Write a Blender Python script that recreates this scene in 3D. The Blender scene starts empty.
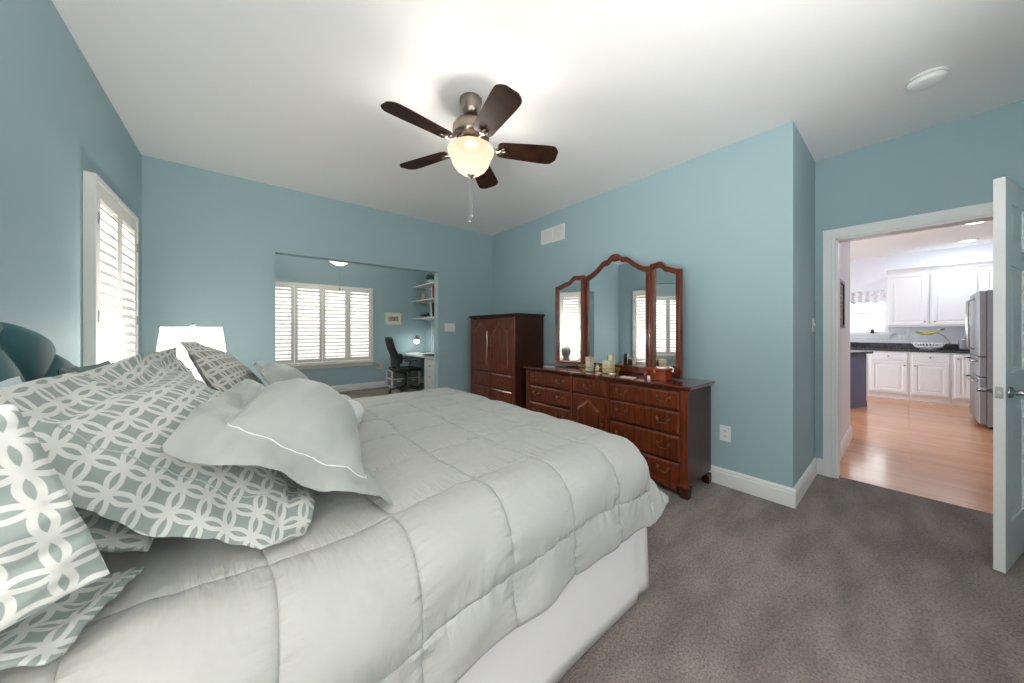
import bpy, bmesh, math, random
import numpy as np
from mathutils import Vector, Matrix, noise

random.seed(7)
C = bpy.context.scene
COL = C.collection
PI = math.pi

# ------------------------------------------------------------------ camera, world, light
CEIL = 2.74
cam_d = bpy.data.cameras.new('camera')
cam_d.sensor_width = 36.0
cam_d.lens = 324.5 / 1024 * 36.0
cam_d.shift_y = -10.5 / 1024
cam_d.clip_start = 0.02
cam = bpy.data.objects.new('camera', cam_d)
COL.objects.link(cam)
cam.location = (0, 0, 1.249)
cam.rotation_euler = (PI / 2, 0, -math.radians(39.55))
C.camera = cam

C.view_settings.view_transform = 'Standard'
C.view_settings.look = 'None'
C.view_settings.exposure = 0.42
C.view_settings.gamma = 1.0
C.view_settings.use_curve_mapping = False

w = bpy.data.worlds.new('daylight')
C.world = w
w.use_nodes = True
bg = w.node_tree.nodes['Background']
bg.inputs[0].default_value = (0.93, 0.97, 1.0, 1)
bg.inputs[1].default_value = 1.8

C.cycles.use_denoising = True
C.cycles.max_bounces = 10
C.cycles.diffuse_bounces = 6
C.cycles.transparent_max_bounces = 16
C.cycles.sample_clamp_indirect = 6.0
C.cycles.caustics_reflective = False
C.cycles.caustics_refractive = False


def area(name, loc, size, direction, power, color=(1, 1, 1)):
    d = bpy.data.lights.new(name, 'AREA')
    d.shape = 'RECTANGLE'
    d.size, d.size_y = size
    d.energy = power
    d.color = color
    o = bpy.data.objects.new(name, d)
    COL.objects.link(o)
    o.location = loc
    o.rotation_euler = Vector(direction).to_track_quat('-Z', 'Y').to_euler()
    return o


def point(name, loc, power, color, radius):
    d = bpy.data.lights.new(name, 'POINT')
    d.energy = power
    d.color = color
    d.shadow_soft_size = radius
    o = bpy.data.objects.new(name, d)
    COL.objects.link(o)
    o.location = loc
    return o


FAN = (1.13, 1.785)
OFAN = (1.17, 5.75)
LAMP = (-0.27, 3.10)
# fill added at the unseen near and rear windows, then daylight at the others
area('added_fill_near_low', (-2.1, 0.1, 0.0), (2.8, 1.6), (0.8, 0.1, 0.9), 640, (1.0, 0.985, 0.97))  # added fill, low outside the unseen near window, aimed up at the ceiling
area('added_fill_rear_low', (0.5, -2.5, -0.05), (4.4, 1.6), (0, 0.75, 1), 420, (1.0, 0.985, 0.965))  # added fill behind the camera, aimed up to brighten the ceiling
area('added_fill_rear_high', (0.5, -2.9, 3.0), (3.6, 2.6), (0.05, 1, -0.62), 22, (0.98, 0.985, 1.0))  # added downward fill for the bed top, through the added rear window
area('added_fill_near_high', (-2.2, 0.15, 2.0), (2.4, 1.8), (1, 0.1, -0.25), 28, (0.98, 0.985, 1.0))  # added weak fill from the left, out of frame
area('daylight_far_window', (-0.86, 3.285, 1.33), (0.93, 1.5), (1, 0, 0), 5, (0.97, 0.985, 1.0))
area('daylight_office_window', (1.2, 7.62, 1.38), (1.9, 1.5), (0, -1, 0), 12, (0.97, 0.985, 1.0))
area('daylight_kitchen_window', (9.99, 0.57, 1.6), (0.7, 0.8), (-1, 0, 0), 3.2, (0.97, 0.985, 1.0))
area('unseen_kitchen_side_light', (7.0, 3.4, 1.1), (2.4, 2.0), (0, -1, 0), 64, (0.78, 0.91, 1.0))  # light outside an unseen opening in the kitchen's left wall
# the rooms' own lamps
point('fan_lamp_bulb', (FAN[0], FAN[1], 2.318), 14, (1.0, 0.94, 0.86), 0.07)
point('office_fan_bulb', (OFAN[0], OFAN[1], 2.36), 62, (1.0, 0.95, 0.87), 0.06)
point('table_lamp_bulb', (LAMP[0], LAMP[1], 1.15), 17, (1.0, 0.95, 0.88), 0.05)
point('desk_lamp_bulb', (3.03, 7.07, 1.035), 15, (1.0, 0.97, 0.92), 0.03)

# ------------------------------------------------------------------ materials


def srgb(r, g, b):
    f = lambda c: (c / 255) / 12.92 if c / 255 <= 0.04045 else ((c / 255 + 0.055) / 1.055) ** 2.4
    return (f(r), f(g), f(b), 1)


def mat(name, col, rough=0.5, metal=0.0, bump=None, var=None, emis=None, coat=0.0, sheen=0.0, spec=0.5):
    """bump=(scale, strength, distance); var=(scale, second colour, stretch)"""
    m = bpy.data.materials.new(name)
    m.use_nodes = True
    nt = m.node_tree
    p = nt.nodes['Principled BSDF']
    p.inputs['Base Color'].default_value = col
    p.inputs['Roughness'].default_value = rough
    p.inputs['Metallic'].default_value = metal
    p.inputs['Specular IOR Level'].default_value = spec
    if coat:
        p.inputs['Coat Weight'].default_value = coat
        p.inputs['Coat Roughness'].default_value = 0.08
    if sheen:
        p.inputs['Sheen Weight'].default_value = sheen
    tc = nt.nodes.new('ShaderNodeTexCoord')
    if var:
        n = nt.nodes.new('ShaderNodeTexNoise')
        n.inputs['Scale'].default_value = var[0]
        n.inputs['Detail'].default_value = 6
        mp = nt.nodes.new('ShaderNodeMapping')
        if len(var) > 2:
            mp.inputs['Scale'].default_value = var[2]
        nt.links.new(tc.outputs['Object'], mp.inputs[0])
        nt.links.new(mp.outputs[0], n.inputs['Vector'])
        r = nt.nodes.new('ShaderNodeValToRGB')
        lo, hi = (var[3] if len(var) > 3 else (0.35, 0.65))
        r.color_ramp.elements[0].position = lo
        r.color_ramp.elements[1].position = hi
        r.color_ramp.elements[0].color = col
        r.color_ramp.elements[1].color = var[1]
        nt.links.new(n.outputs['Fac'], r.inputs[0])
        nt.links.new(r.outputs[0], p.inputs['Base Color'])
    if bump:
        n = nt.nodes.new('ShaderNodeTexNoise')
        n.inputs['Scale'].default_value = bump[0]
        n.inputs['Detail'].default_value = 4
        nt.links.new(tc.outputs['Object'], n.inputs['Vector'])
        b = nt.nodes.new('ShaderNodeBump')
        b.inputs['Strength'].default_value = bump[1]
        b.inputs['Distance'].default_value = bump[2]
        nt.links.new(n.outputs['Fac'], b.inputs['Height'])
        nt.links.new(b.outputs[0], p.inputs['Normal'])
    if emis:
        p.inputs['Emission Color'].default_value = emis[0]
        p.inputs['Emission Strength'].default_value = emis[1]
    return m


def glow_glass(name, col, strength, clear, thin=1.0):
    """lit frosted glass or lamp-shade cloth: glows and lets the bulb's light through"""
    m = bpy.data.materials.new(name)
    m.use_nodes = True
    nt = m.node_tree
    nt.nodes.remove(nt.nodes['Principled BSDF'])
    out = nt.nodes['Material Output']
    e = nt.nodes.new('ShaderNodeEmission')
    e.inputs[0].default_value = col
    e.inputs[1].default_value = strength
    t = nt.nodes.new('ShaderNodeBsdfTransparent')
    mx = nt.nodes.new('ShaderNodeMixShader')
    mx.inputs[0].default_value = clear
    nt.links.new(e.outputs[0], mx.inputs[1])
    nt.links.new(t.outputs[0], mx.inputs[2])
    tr = nt.nodes.new('ShaderNodeBsdfTranslucent')
    tr.inputs[0].default_value = (1, 0.93, 0.82, 1)
    m2 = nt.nodes.new('ShaderNodeMixShader')
    tr.inputs[0].default_value = (thin, thin * 0.92, thin * 0.78, 1)
    m2.inputs[0].default_value = 0.5
    nt.links.new(e.outputs[0], m2.inputs[1])
    nt.links.new(tr.outputs[0], m2.inputs[2])
    nt.links.new(m2.outputs[0], mx.inputs[1])
    nt.links.new(mx.outputs[0], out.inputs[0])
    return m


def carpet_mat():
    m = mat('carpet', srgb(112, 101, 96), 0.95, spec=0.1)
    nt = m.node_tree
    p = nt.nodes['Principled BSDF']
    p.inputs['Sheen Weight'].default_value = 0.25
    tc = nt.nodes.new('ShaderNodeTexCoord')
    big = nt.nodes.new('ShaderNodeTexNoise')
    big.inputs['Scale'].default_value = 2.2
    big.inputs['Detail'].default_value = 5
    mp = nt.nodes.new('ShaderNodeMapping')
    mp.inputs['Scale'].default_value = (1, 3.2, 1)
    mp.inputs['Rotation'].default_value = (0, 0, math.radians(-50))
    nt.links.new(tc.outputs['Object'], mp.inputs[0])
    nt.links.new(mp.outputs[0], big.inputs['Vector'])
    r1 = nt.nodes.new('ShaderNodeValToRGB')
    r1.color_ramp.elements[0].position = 0.38
    r1.color_ramp.elements[1].position = 0.62
    r1.color_ramp.elements[0].color = srgb(120, 108, 102)
    r1.color_ramp.elements[1].color = srgb(150, 137, 130)
    nt.links.new(big.outputs['Fac'], r1.inputs[0])
    fine = nt.nodes.new('ShaderNodeTexNoise')
    fine.inputs['Scale'].default_value = 120
    fine.inputs['Detail'].default_value = 3
    mp2 = nt.nodes.new('ShaderNodeMapping')
    mp2.inputs['Scale'].default_value = (1, 1.0, 1)
    nt.links.new(tc.outputs['Object'], mp2.inputs[0])
    nt.links.new(mp2.outputs[0], fine.inputs['Vector'])
    r2 = nt.nodes.new('ShaderNodeValToRGB')
    r2.color_ramp.elements[0].position = 0.3
    r2.color_ramp.elements[1].position = 0.62
    r2.color_ramp.elements[0].color = (0.42, 0.40, 0.38, 1)
    r2.color_ramp.elements[1].color = (1.1, 1.08, 1.06, 1)
    nt.links.new(fine.outputs['Fac'], r2.inputs[0])
    mx = nt.nodes.new('ShaderNodeMix')
    mx.data_type = 'RGBA'
    mx.blend_type = 'MULTIPLY'
    mx.inputs[0].default_value = 0.8
    nt.links.new(r1.outputs[0], mx.inputs[6])
    nt.links.new(r2.outputs[0], mx.inputs[7])
    nt.links.new(mx.outputs[2], p.inputs['Base Color'])
    b = nt.nodes.new('ShaderNodeBump')
    b.inputs['Strength'].default_value = 0.9
    b.inputs['Distance'].default_value = 0.012
    nt.links.new(fine.outputs['Fac'], b.inputs['Height'])
    nt.links.new(b.outputs[0], p.inputs['Normal'])
    return m


def plank_mat():
    m = mat('oak_planks', srgb(190, 130, 90), 0.2, coat=0.2)
    nt = m.node_tree
    p = nt.nodes['Principled BSDF']
    tc = nt.nodes.new('ShaderNodeTexCoord')
    mp = nt.nodes.new('ShaderNodeMapping')
    mp.inputs['Rotation'].default_value = (0, 0, PI / 2)
    br = nt.nodes.new('ShaderNodeTexBrick')
    br.inputs['Color1'].default_value = srgb(214, 156, 114)
    br.inputs['Color2'].default_value = srgb(200, 138, 98)
    br.inputs['Mortar'].default_value = srgb(176, 116, 78)
    br.inputs['Scale'].default_value = 1.0
    br.inputs['Mortar Size'].default_value = 0.0006
    br.inputs['Brick Width'].default_value = 1.3
    br.offset = 0.37
    br.offset_frequency = 3
    br.inputs['Row Height'].default_value = 0.083
    nt.links.new(tc.outputs['Object'], mp.inputs[0])
    nt.links.new(mp.outputs[0], br.inputs['Vector'])
    n = nt.nodes.new('ShaderNodeTexNoise')
    n.inputs['Scale'].default_value = 9
    n.inputs['Detail'].default_value = 8
    m2 = nt.nodes.new('ShaderNodeMapping')
    m2.inputs['Scale'].default_value = (6, 0.6, 1)
    nt.links.new(tc.outputs['Object'], m2.inputs[0])
    nt.links.new(m2.outputs[0], n.inputs['Vector'])
    mx = nt.nodes.new('ShaderNodeMix')
    mx.data_type = 'RGBA'
    mx.blend_type = 'OVERLAY'
    mx.inputs[0].default_value = 0.35
    nt.links.new(br.outputs[0], mx.inputs[6])
    nt.links.new(n.outputs['Fac'], mx.inputs[7])
    nt.links.new(mx.outputs[2], p.inputs['Base Color'])
    return m


def wood_mat(name, a, b, rough=0.3, stretch=(12, 12, 1.2), coat=0.35):
    m = mat(name, a, rough, var=(4.0, b, stretch, (0.3, 0.72)), coat=coat)
    return m


def lattice_mat(name, ground, line, d=0.056, width=0.0047):
    """printed cloth: bands of overlapping circles, laid in the cloth's own coordinates (metres)"""
    m = mat(name, ground, 0.75, spec=0.25, sheen=0.15)
    nt = m.node_tree
    p = nt.nodes['Principled BSDF']

    def mathn(op, a, b=None):
        n = nt.nodes.new('ShaderNodeMath')
        n.operation = op
        for i, v in enumerate((a, b)):
            if v is None:
                continue
            if isinstance(v, (int, float)):
                n.inputs[i].default_value = v
            else:
                nt.links.new(v, n.inputs[i])
        return n.outputs[0]
    uv = nt.nodes.new('ShaderNodeUVMap')
    sp = nt.nodes.new('ShaderNodeSeparateXYZ')
    nt.links.new(uv.outputs[0], sp.inputs[0])
    fx = mathn('FRACT', mathn('DIVIDE', sp.outputs[0], d))
    fy = mathn('FRACT', mathn('DIVIDE', sp.outputs[1], d))
    best = None
    for cx in (0, 1):
        for cy in (0, 1):
            dx = mathn('SUBTRACT', fx, cx)
            dy = mathn('SUBTRACT', fy, cy)
            dist = mathn('SQRT', mathn('ADD', mathn('MULTIPLY', dx, dx), mathn('MULTIPLY', dy, dy)))
            e = mathn('ABSOLUTE', mathn('SUBTRACT', dist, 0.68))
            best = e if best is None else mathn('MINIMUM', best, e)
    r = nt.nodes.new('ShaderNodeValToRGB')
    r.color_ramp.elements[0].position = width / d * 0.9
    r.color_ramp.elements[1].position = width / d * 1.12
    r.color_ramp.elements[0].color = line
    r.color_ramp.elements[1].color = ground
    nt.links.new(best, r.inputs[0])
    nt.links.new(r.outputs[0], p.inputs['Base Color'])
    return m


M = {}
M['wall'] = mat('blue_wall_paint', srgb(163, 188, 194), 0.62, bump=(220, 0.05, 0.002), spec=0.3)
M['ceiling'] = mat('ceiling_paint', srgb(238, 237, 235), 0.8, bump=(160, 0.05, 0.002), spec=0.2)
M['kwall'] = mat('pale_grey_wall_paint', srgb(232, 232, 238), 0.6, spec=0.3)
M['trim'] = mat('white_trim_paint', srgb(238, 238, 236), 0.35)
M['door'] = mat('white_door_paint', srgb(236, 236, 234), 0.3)
M['shutter'] = mat('shutter_paint', srgb(240, 236, 228), 0.4)
M['carpet'] = carpet_mat()
M['planks'] = plank_mat()
M['cherry'] = wood_mat('cherry_wood', srgb(66, 26, 11), srgb(132, 58, 24), 0.28)
M['cherry_dark'] = wood_mat('dark_cherry_wood', srgb(46, 21, 13), srgb(74, 33, 18), 0.42, coat=0.08)
M['cherry_top'] = wood_mat('polished_cherry_wood', srgb(78, 28, 16), srgb(118, 46, 24), 0.12, (1.4, 10, 10), 0.8)
M['brass'] = mat('aged_brass', srgb(128, 108, 84), 0.3, 1.0)
M['gold'] = mat('gold_wire', srgb(200, 165, 90), 0.3, 1.0)
M['mirror'] = mat('mirror_glass', (0.92, 0.94, 0.95, 1), 0.0, 1.0)
M['nickel'] = mat('brushed_nickel', srgb(150, 138, 126), 0.28, 1.0)
M['chrome'] = mat('satin_chrome', srgb(190, 190, 190), 0.22, 1.0)
M['blade'] = wood_mat('walnut_blade', srgb(30, 18, 13), srgb(62, 36, 22), 0.6, (3, 3, 3), 0.0)
M['blade'].node_tree.nodes['Principled BSDF'].inputs['Specular IOR Level'].default_value = 0.2
M['bowl'] = glow_glass('lit_frosted_glass', (1.0, 0.78, 0.50, 1), 2.1, 0.32, 0.02)
M['shade'] = glow_glass('lit_lamp_shade', (1.0, 0.98, 0.95, 1), 2.2, 0.5)
M['headboard'] = mat('teal_velvet', srgb(54, 100, 105), 0.7, sheen=0.12, bump=(400, 0.08, 0.001), spec=0.25)


def quilt_mat():
    """cotton with stitched grooves on the quilting lines and fine puckers running out from them"""
    m = mat('sage_cotton', srgb(168, 168, 163), 0.62, sheen=0.2, spec=0.3)
    nt = m.node_tree
    p = nt.nodes['Principled BSDF']

    def mn(op, a, b=None, c=None):
        n = nt.nodes.new('ShaderNodeMath')
        n.operation = op
        for i, v in enumerate((a, b, c)):
            if v is None:
                continue
            if isinstance(v, (int, float)):
                n.inputs[i].default_value = v
            else:
                nt.links.new(v, n.inputs[i])
        return n.outputs[0]
    uv = nt.nodes.new('ShaderNodeUVMap')
    sp = nt.nodes.new('ShaderNodeSeparateXYZ')
    nt.links.new(uv.outputs[0], sp.inputs[0])
    heights = []
    for k, (sx, sy) in ((0, (2, 11)), (1, (11, 2))):
        f = mn('FRACT', mn('ADD', sp.outputs[k], 100))
        d = mn('MINIMUM', f, mn('SUBTRACT', 1, f))
        groove = mn('SUBTRACT', 1, mn('EXPONENT', mn('MULTIPLY', d, -55)))
        near = mn('EXPONENT', mn('MULTIPLY', d, -9))
        n = nt.nodes.new('ShaderNodeTexNoise')
        mp = nt.nodes.new('ShaderNodeMapping')
        mp.inputs['Scale'].default_value = (sx, sy, 1)
        nt.links.new(uv.outputs[0], mp.inputs[0])
        nt.links.new(mp.outputs[0], n.inputs['Vector'])
        n.inputs['Scale'].default_value = 0.8
        n.inputs['Detail'].default_value = 3
        heights.append(mn('ADD', mn('MULTIPLY', groove, 0.55), mn('MULTIPLY', mn('MULTIPLY', near, mn('SUBTRACT', n.outputs['Fac'], 0.5)), 2.0)))
    n = nt.nodes.new('ShaderNodeTexNoise')
    tc = nt.nodes.new('ShaderNodeTexCoord')
    nt.links.new(tc.outputs['Object'], n.inputs['Vector'])
    n.inputs['Scale'].default_value = 9
    n.inputs['Detail'].default_value = 3
    h = mn('ADD', mn('ADD', heights[0], heights[1]), mn('MULTIPLY', n.outputs['Fac'], 0.9))
    b = nt.nodes.new('ShaderNodeBump')
    b.inputs['Strength'].default_value = 0.75
    b.inputs['Distance'].default_value = 0.014
    nt.links.new(h, b.inputs['Height'])
    nt.links.new(b.outputs[0], p.inputs['Normal'])
    return m


M['comforter'] = quilt_mat()
M['sham'] = mat('grey_green_sateen', srgb(160, 164, 159), 0.5, bump=(30, 0.10, 0.005), sheen=0.2, spec=0.35)
M['white_cloth'] = mat('white_cotton', srgb(224, 221, 220), 0.8, bump=(40, 0.1, 0.004), spec=0.2)
M['pale_cloth'] = mat('pale_blue_cotton', srgb(205, 216, 222), 0.8, spec=0.2)
M['teal_cloth'] = mat('dusky_green_cotton', srgb(96, 118, 114), 0.8, spec=0.2)
M['lattice'] = lattice_mat('lattice_print', srgb(138, 148, 143), srgb(196, 196, 191))
M['lattice_small'] = lattice_mat('lattice_print_reverse', srgb(138, 138, 132), srgb(204, 202, 196), 0.058, 0.0056)
M['piping'] = mat('satin_stitch', srgb(222, 226, 222), 0.5)
M['piping_dark'] = mat('grey_stitch', srgb(168, 176, 172), 0.5)
M['lace'] = mat('textured_lace_cotton', srgb(206, 208, 204), 0.8, bump=(120, 0.8, 0.006), spec=0.2)
M['plastic'] = mat('white_plastic', srgb(238, 238, 236), 0.35)
M['slot'] = mat('dark_slot', srgb(40, 40, 42), 0.6)
M['ceramic'] = mat('grey_ceramic', srgb(160, 162, 164), 0.25)
M['black'] = mat('black_plastic', srgb(22, 22, 24), 0.45)
M['black_mesh'] = mat('black_fabric', srgb(30, 32, 36), 0.8)
M['grey_metal'] = mat('grey_metal', srgb(150, 152, 155), 0.4, 0.8)
M['grey_plastic'] = mat('translucent_grey_plastic', srgb(132, 134, 134), 0.4)
M['desk'] = mat('white_laminate', srgb(238, 238, 235), 0.3)
M['cream'] = mat('cream_card', srgb(226, 208, 170), 0.6)
M['cream2'] = mat('ivory_wax', srgb(236, 228, 206), 0.5)
M['redwood'] = wood_mat('red_stained_wood', srgb(128, 40, 18), srgb(160, 62, 28), 0.25)
M['paper'] = mat('paper', srgb(236, 234, 228), 0.7)
M['print'] = mat('ink_print', srgb(110, 104, 98), 0.8, var=(34, srgb(205, 200, 190), (1, 1, 2), (0.42, 0.6)))
M['leaf'] = mat('dark_leaf', srgb(34, 62, 44), 0.6, var=(30, srgb(60, 96, 62)))
M['glass'] = mat('window_glass', (0.9, 0.95, 1, 1), 0.02)
M['kcab'] = mat('white_cabinet_paint', srgb(240, 240, 242), 0.35)
M['granite'] = mat('dark_granite', srgb(38, 38, 42), 0.15, var=(90, srgb(120, 120, 126), (1, 1, 1), (0.5, 0.72)))
M['steel'] = mat('stainless_steel', srgb(146, 150, 154), 0.42, 0.3)
M['island'] = mat('slate_blue_paint', srgb(104, 108, 140), 0.4)
M['banana'] = mat('banana_peel', srgb(190, 180, 60), 0.5, var=(14, srgb(120, 140, 50)))
M['tan'] = mat('tan_figure', srgb(215, 180, 140), 0.5)
M['rust_book'] = mat('rust_book_cloth', srgb(150, 70, 50), 0.6)
M['valance'] = mat('valance_cloth', srgb(236, 232, 236), 0.8, var=(16, srgb(200, 194, 204), (1, 1, 1.5), (0.52, 0.66)))
M['lens'] = mat('lit_lens', (1, 1, 1, 1), 0.5, emis=((1, 0.98, 0.95, 1), 6.0))
M['bulb'] = mat('lit_bulb', (1, 1, 1, 1), 0.5, emis=((1, 0.98, 0.94, 1), 18.0))
M['dark_picture'] = mat('dark_frame', srgb(30, 28, 28), 0.4)
gt = M['glass'].node_tree
g1 = gt.nodes.new('ShaderNodeBsdfTransparent')
g2 = gt.nodes.new('ShaderNodeBsdfGlossy')
g2.inputs['Roughness'].default_value = 0.02
g3 = gt.nodes.new('ShaderNodeMixShader')
g3.inputs[0].default_value = 0.06
gt.links.new(g1.outputs[0], g3.inputs[1])
gt.links.new(g2.outputs[0], g3.inputs[2])
gt.links.new(g3.outputs[0], gt.nodes['Material Output'].inputs[0])
gt.nodes.remove(gt.nodes['Principled BSDF'])

# ------------------------------------------------------------------ mesh helpers
INV = {}


class MB:
    def __init__(self, xf=None):
        self.v, self.f, self.uv, self.xf = [], [], {}, xf

    def pt(self, p):
        p = Vector(p)
        if self.xf is not None:
            p = self.xf @ p
        self.v.append(p)
        return len(self.v) - 1

    def face(self, idx, uv=None):
        if uv:
            self.uv[len(self.f)] = uv
        self.f.append(tuple(idx))

    def box(self, x0, x1, y0, y1, z0, z1):
        i = [self.pt(p) for p in ((x0, y0, z0), (x1, y0, z0), (x1, y1, z0), (x0, y1, z0), (x0, y0, z1), (x1, y0, z1), (x1, y1, z1), (x0, y1, z1))]
        for q in ((3, 2, 1, 0), (4, 5, 6, 7), (0, 1, 5, 4), (1, 2, 6, 5), (2, 3, 7, 6), (3, 0, 4, 7)):
            self.face([i[k] for k in q])
        return self

    def obox(self, c, ax, ay, az, hx, hy, hz):
        """box with own axes"""
        c, ax, ay, az = Vector(c), Vector(ax), Vector(ay), Vector(az)
        i = []
        for sz in (-1, 1):
            for sx, sy in ((-1, -1), (1, -1), (1, 1), (-1, 1)):
                i.append(self.pt(c + ax * hx * sx + ay * hy * sy + az * hz * sz))
        for q in ((3, 2, 1, 0), (4, 5, 6, 7), (0, 1, 5, 4), (1, 2, 6, 5), (2, 3, 7, 6), (3, 0, 4, 7)):
            self.face([i[k] for k in q])
        return self

    def tube(self, pts, r, n=8, closed=False):
        pts = [Vector(p) for p in pts]
        m = len(pts)
        rr = r if isinstance(r, (list, tuple)) else [r] * m
        rings = []
        up = Vector((0, 0, 1))
        t0 = (pts[1] - pts[0]).normalized()
        if abs(t0.z) > 0.9:
            up = Vector((1, 0, 0))
        for k in range(m):
            a = pts[(k - 1) % m] if (closed or k > 0) else pts[k]
            b = pts[(k + 1) % m] if (closed or k < m - 1) else pts[k]
            t = (b - a).normalized()
            s = t.cross(up)
            if s.length < 1e-5:
                s = t.orthogonal()
            s.normalize()
            u = s.cross(t).normalized()
            up = u
            rings.append([self.pt(pts[k] + (s * math.cos(2 * PI * q / n) + u * math.sin(2 * PI * q / n)) * rr[k]) for q in range(n)])
        for k in range(m if closed else m - 1):
            A, B = rings[k], rings[(k + 1) % m]
            for q in range(n):
                self.face((A[q], A[(q + 1) % n], B[(q + 1) % n], B[q]))
        if not closed:
            self.face(rings[0][::-1])
            self.face(rings[-1])
        return self

    def lathe(self, prof, c=(0, 0, 0), n=32, axis='z', caps=True):
        rings = []
        for r, h in prof:
            ring = []
            for q in range(n):
                a = 2 * PI * q / n
                if axis == 'z':
                    p = (c[0] + r * math.cos(a), c[1] + r * math.sin(a), c[2] + h)
                elif axis == 'x':
                    p = (c[0] + h, c[1] + r * math.cos(a), c[2] + r * math.sin(a))
                else:
                    p = (c[0] + r * math.sin(a), c[1] + h, c[2] + r * math.cos(a))
                ring.append(self.pt(p))
            rings.append(ring)
        for A, B in zip(rings, rings[1:]):
            for q in range(n):
                self.face((A[q], A[(q + 1) % n], B[(q + 1) % n], B[q]))
        if caps:
            self.face(rings[0][::-1])
            self.face(rings[-1])
        return self

    def prism(self, outline, to3, d0, d1, inset=0.0, inset_depth=0.0):
        """outline [(a,b)] through to3(a,b,d); optional chamfer towards d1"""
        def ins(pts, e):
            n = len(pts)
            res = []
            for k in range(n):
                p0, p1, p2 = Vector(pts[k - 1]), Vector(pts[k]), Vector(pts[(k + 1) % n])
                e1 = (p1 - p0).normalized()
                e2 = (p2 - p1).normalized()
                n1 = Vector((-e1.y, e1.x))
                n2 = Vector((-e2.y, e2.x))
                b = (n1 + n2)
                if b.length < 1e-6:
                    b = n1
                b.normalize()
                k_ = max(0.35, b.dot(n1))
                res.append(p1 + b * (e / k_))
            return res
        ar = sum(outline[k - 1][0] * outline[k][1] - outline[k][0] * outline[k - 1][1] for k in range(len(outline)))
        pts = list(outline) if ar > 0 else list(outline)[::-1]
        loops = [(pts, d0)]
        if inset:
            loops.append((pts, d1 - inset_depth if d1 > d0 else d1 + inset_depth))
            loops.append((ins(pts, inset), d1))
        else:
            loops.append((pts, d1))
        ids = [[self.pt(to3(p[0], p[1], d)) for p in L] for L, d in loops]
        n = len(pts)
        for A, B in zip(ids, ids[1:]):
            for q in range(n):
                self.face((A[q], A[(q + 1) % n], B[(q + 1) % n], B[q]))
        self.face(ids[0][::-1])
        self.face(ids[-1])
        return self

    def band(self, outer, inner, to3, d0, d1, closed=True):
        """frame between two curves of equally many points"""
        n = len(outer)
        O0 = [self.pt(to3(a, b, d0)) for a, b in outer]
        O1 = [self.pt(to3(a, b, d1)) for a, b in outer]
        I0 = [self.pt(to3(a, b, d0)) for a, b in inner]
        I1 = [self.pt(to3(a, b, d1)) for a, b in inner]
        rng = range(n) if closed else range(n - 1)
        for k in rng:
            j = (k + 1) % n
            self.face((O1[k], O1[j], I1[j], I1[k]))
            self.face((O0[j], O0[k], I0[k], I0[j]))
            self.face((O0[k], O0[j], O1[j], O1[k]))
            self.face((I0[j], I0[k], I1[k], I1[j]))
        if not closed:
            self.face((O0[0], O1[0], I1[0], I0[0]))
            self.face((O0[-1], I0[-1], I1[-1], O1[-1]))
        return self

    def grid(self, P, uv=None, flip=False):
        nu, nv = len(P), len(P[0])
        ids = [[self.pt(P[i][j]) for j in range(nv)] for i in range(nu)]
        for i in range(nu - 1):
            for j in range(nv - 1):
                q = [(i, j), (i + 1, j), (i + 1, j + 1), (i, j + 1)]
                if flip:
                    q = q[::-1]
                self.face([ids[a][b] for a, b in q], [uv[a][b] for a, b in q] if uv is not None else None)
        return ids

    def build(self, name, m, parent=None, smooth=False, bevel=0.0, subsurf=0, solid=0.0, kind=None, label=None, segs=2, fix=True):
        me = bpy.data.meshes.new(name)
        if parent is not None:
            inv = INV[parent]
            vs = [inv @ p for p in self.v]
            off = None
        else:
            lo = [min(p[k] for p in self.v) for k in range(3)]
            hi = [max(p[k] for p in self.v) for k in range(3)]
            off = Vector(((lo[0] + hi[0]) / 2, (lo[1] + hi[1]) / 2, lo[2]))
            vs = [p - off for p in self.v]
        me.from_pydata(vs, [], self.f)
        if self.uv:
            ul = me.uv_layers.new(name='UVMap')
            for p in me.polygons:
                u = self.uv.get(p.index)
                if u:
                    for li, c in zip(p.loop_indices, u):
                        ul.data[li].uv = c
        if fix:
            bm = bmesh.new()
            bm.from_mesh(me)
            bmesh.ops.recalc_face_normals(bm, faces=bm.faces)
            bm.to_mesh(me)
            bm.free()
        me.materials.append(m)
        if smooth:
            me.polygons.foreach_set('use_smooth', [True] * len(me.polygons))
        o = bpy.data.objects.new(name, me)
        COL.objects.link(o)
        if parent is not None:
            o.parent = parent
            INV[o] = INV[parent]
        else:
            o.location = off
            INV[o] = Matrix.Translation(-off)
        if solid:
            s = o.modifiers.new('solid', 'SOLIDIFY')
            s.thickness = solid
            s.offset = 0
        if bevel:
            b = o.modifiers.new('bevel', 'BEVEL')
            b.width = bevel
            b.segments = segs
            b.limit_method = 'ANGLE'
            b.angle_limit = math.radians(40)
        if subsurf:
            s = o.modifiers.new('sub', 'SUBSURF')
            s.levels = s.render_levels = subsurf
        if kind:
            o['kind'] = kind
        if label:
            o['label'] = label
        return o


def thing(name, label, cat, loc, group=None):
    o = bpy.data.objects.new(name, None)
    o.empty_display_size = 0.05
    COL.objects.link(o)
    o.location = loc
    o['label'] = label
    o['category'] = cat
    if group:
        o['group'] = group
    INV[o] = Matrix.Translation(-Vector(loc))
    return o


def structure(name, loc):
    o = bpy.data.objects.new(name, None)
    COL.objects.link(o)
    o.location = loc
    o['kind'] = 'structure'
    INV[o] = Matrix.Translation(-Vector(loc))
    return o


def tag(o, label, cat, group=None):
    o['label'] = label
    o['category'] = cat
    if group:
        o['group'] = group
    return o


def lin(a, b, n):
    return [a + (b - a) * k / (n - 1) for k in range(n)]


def fbm(x, y, z, o=4):
    return noise.fractal(Vector((x, y, z)), 1.0, 2.0, o)


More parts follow.
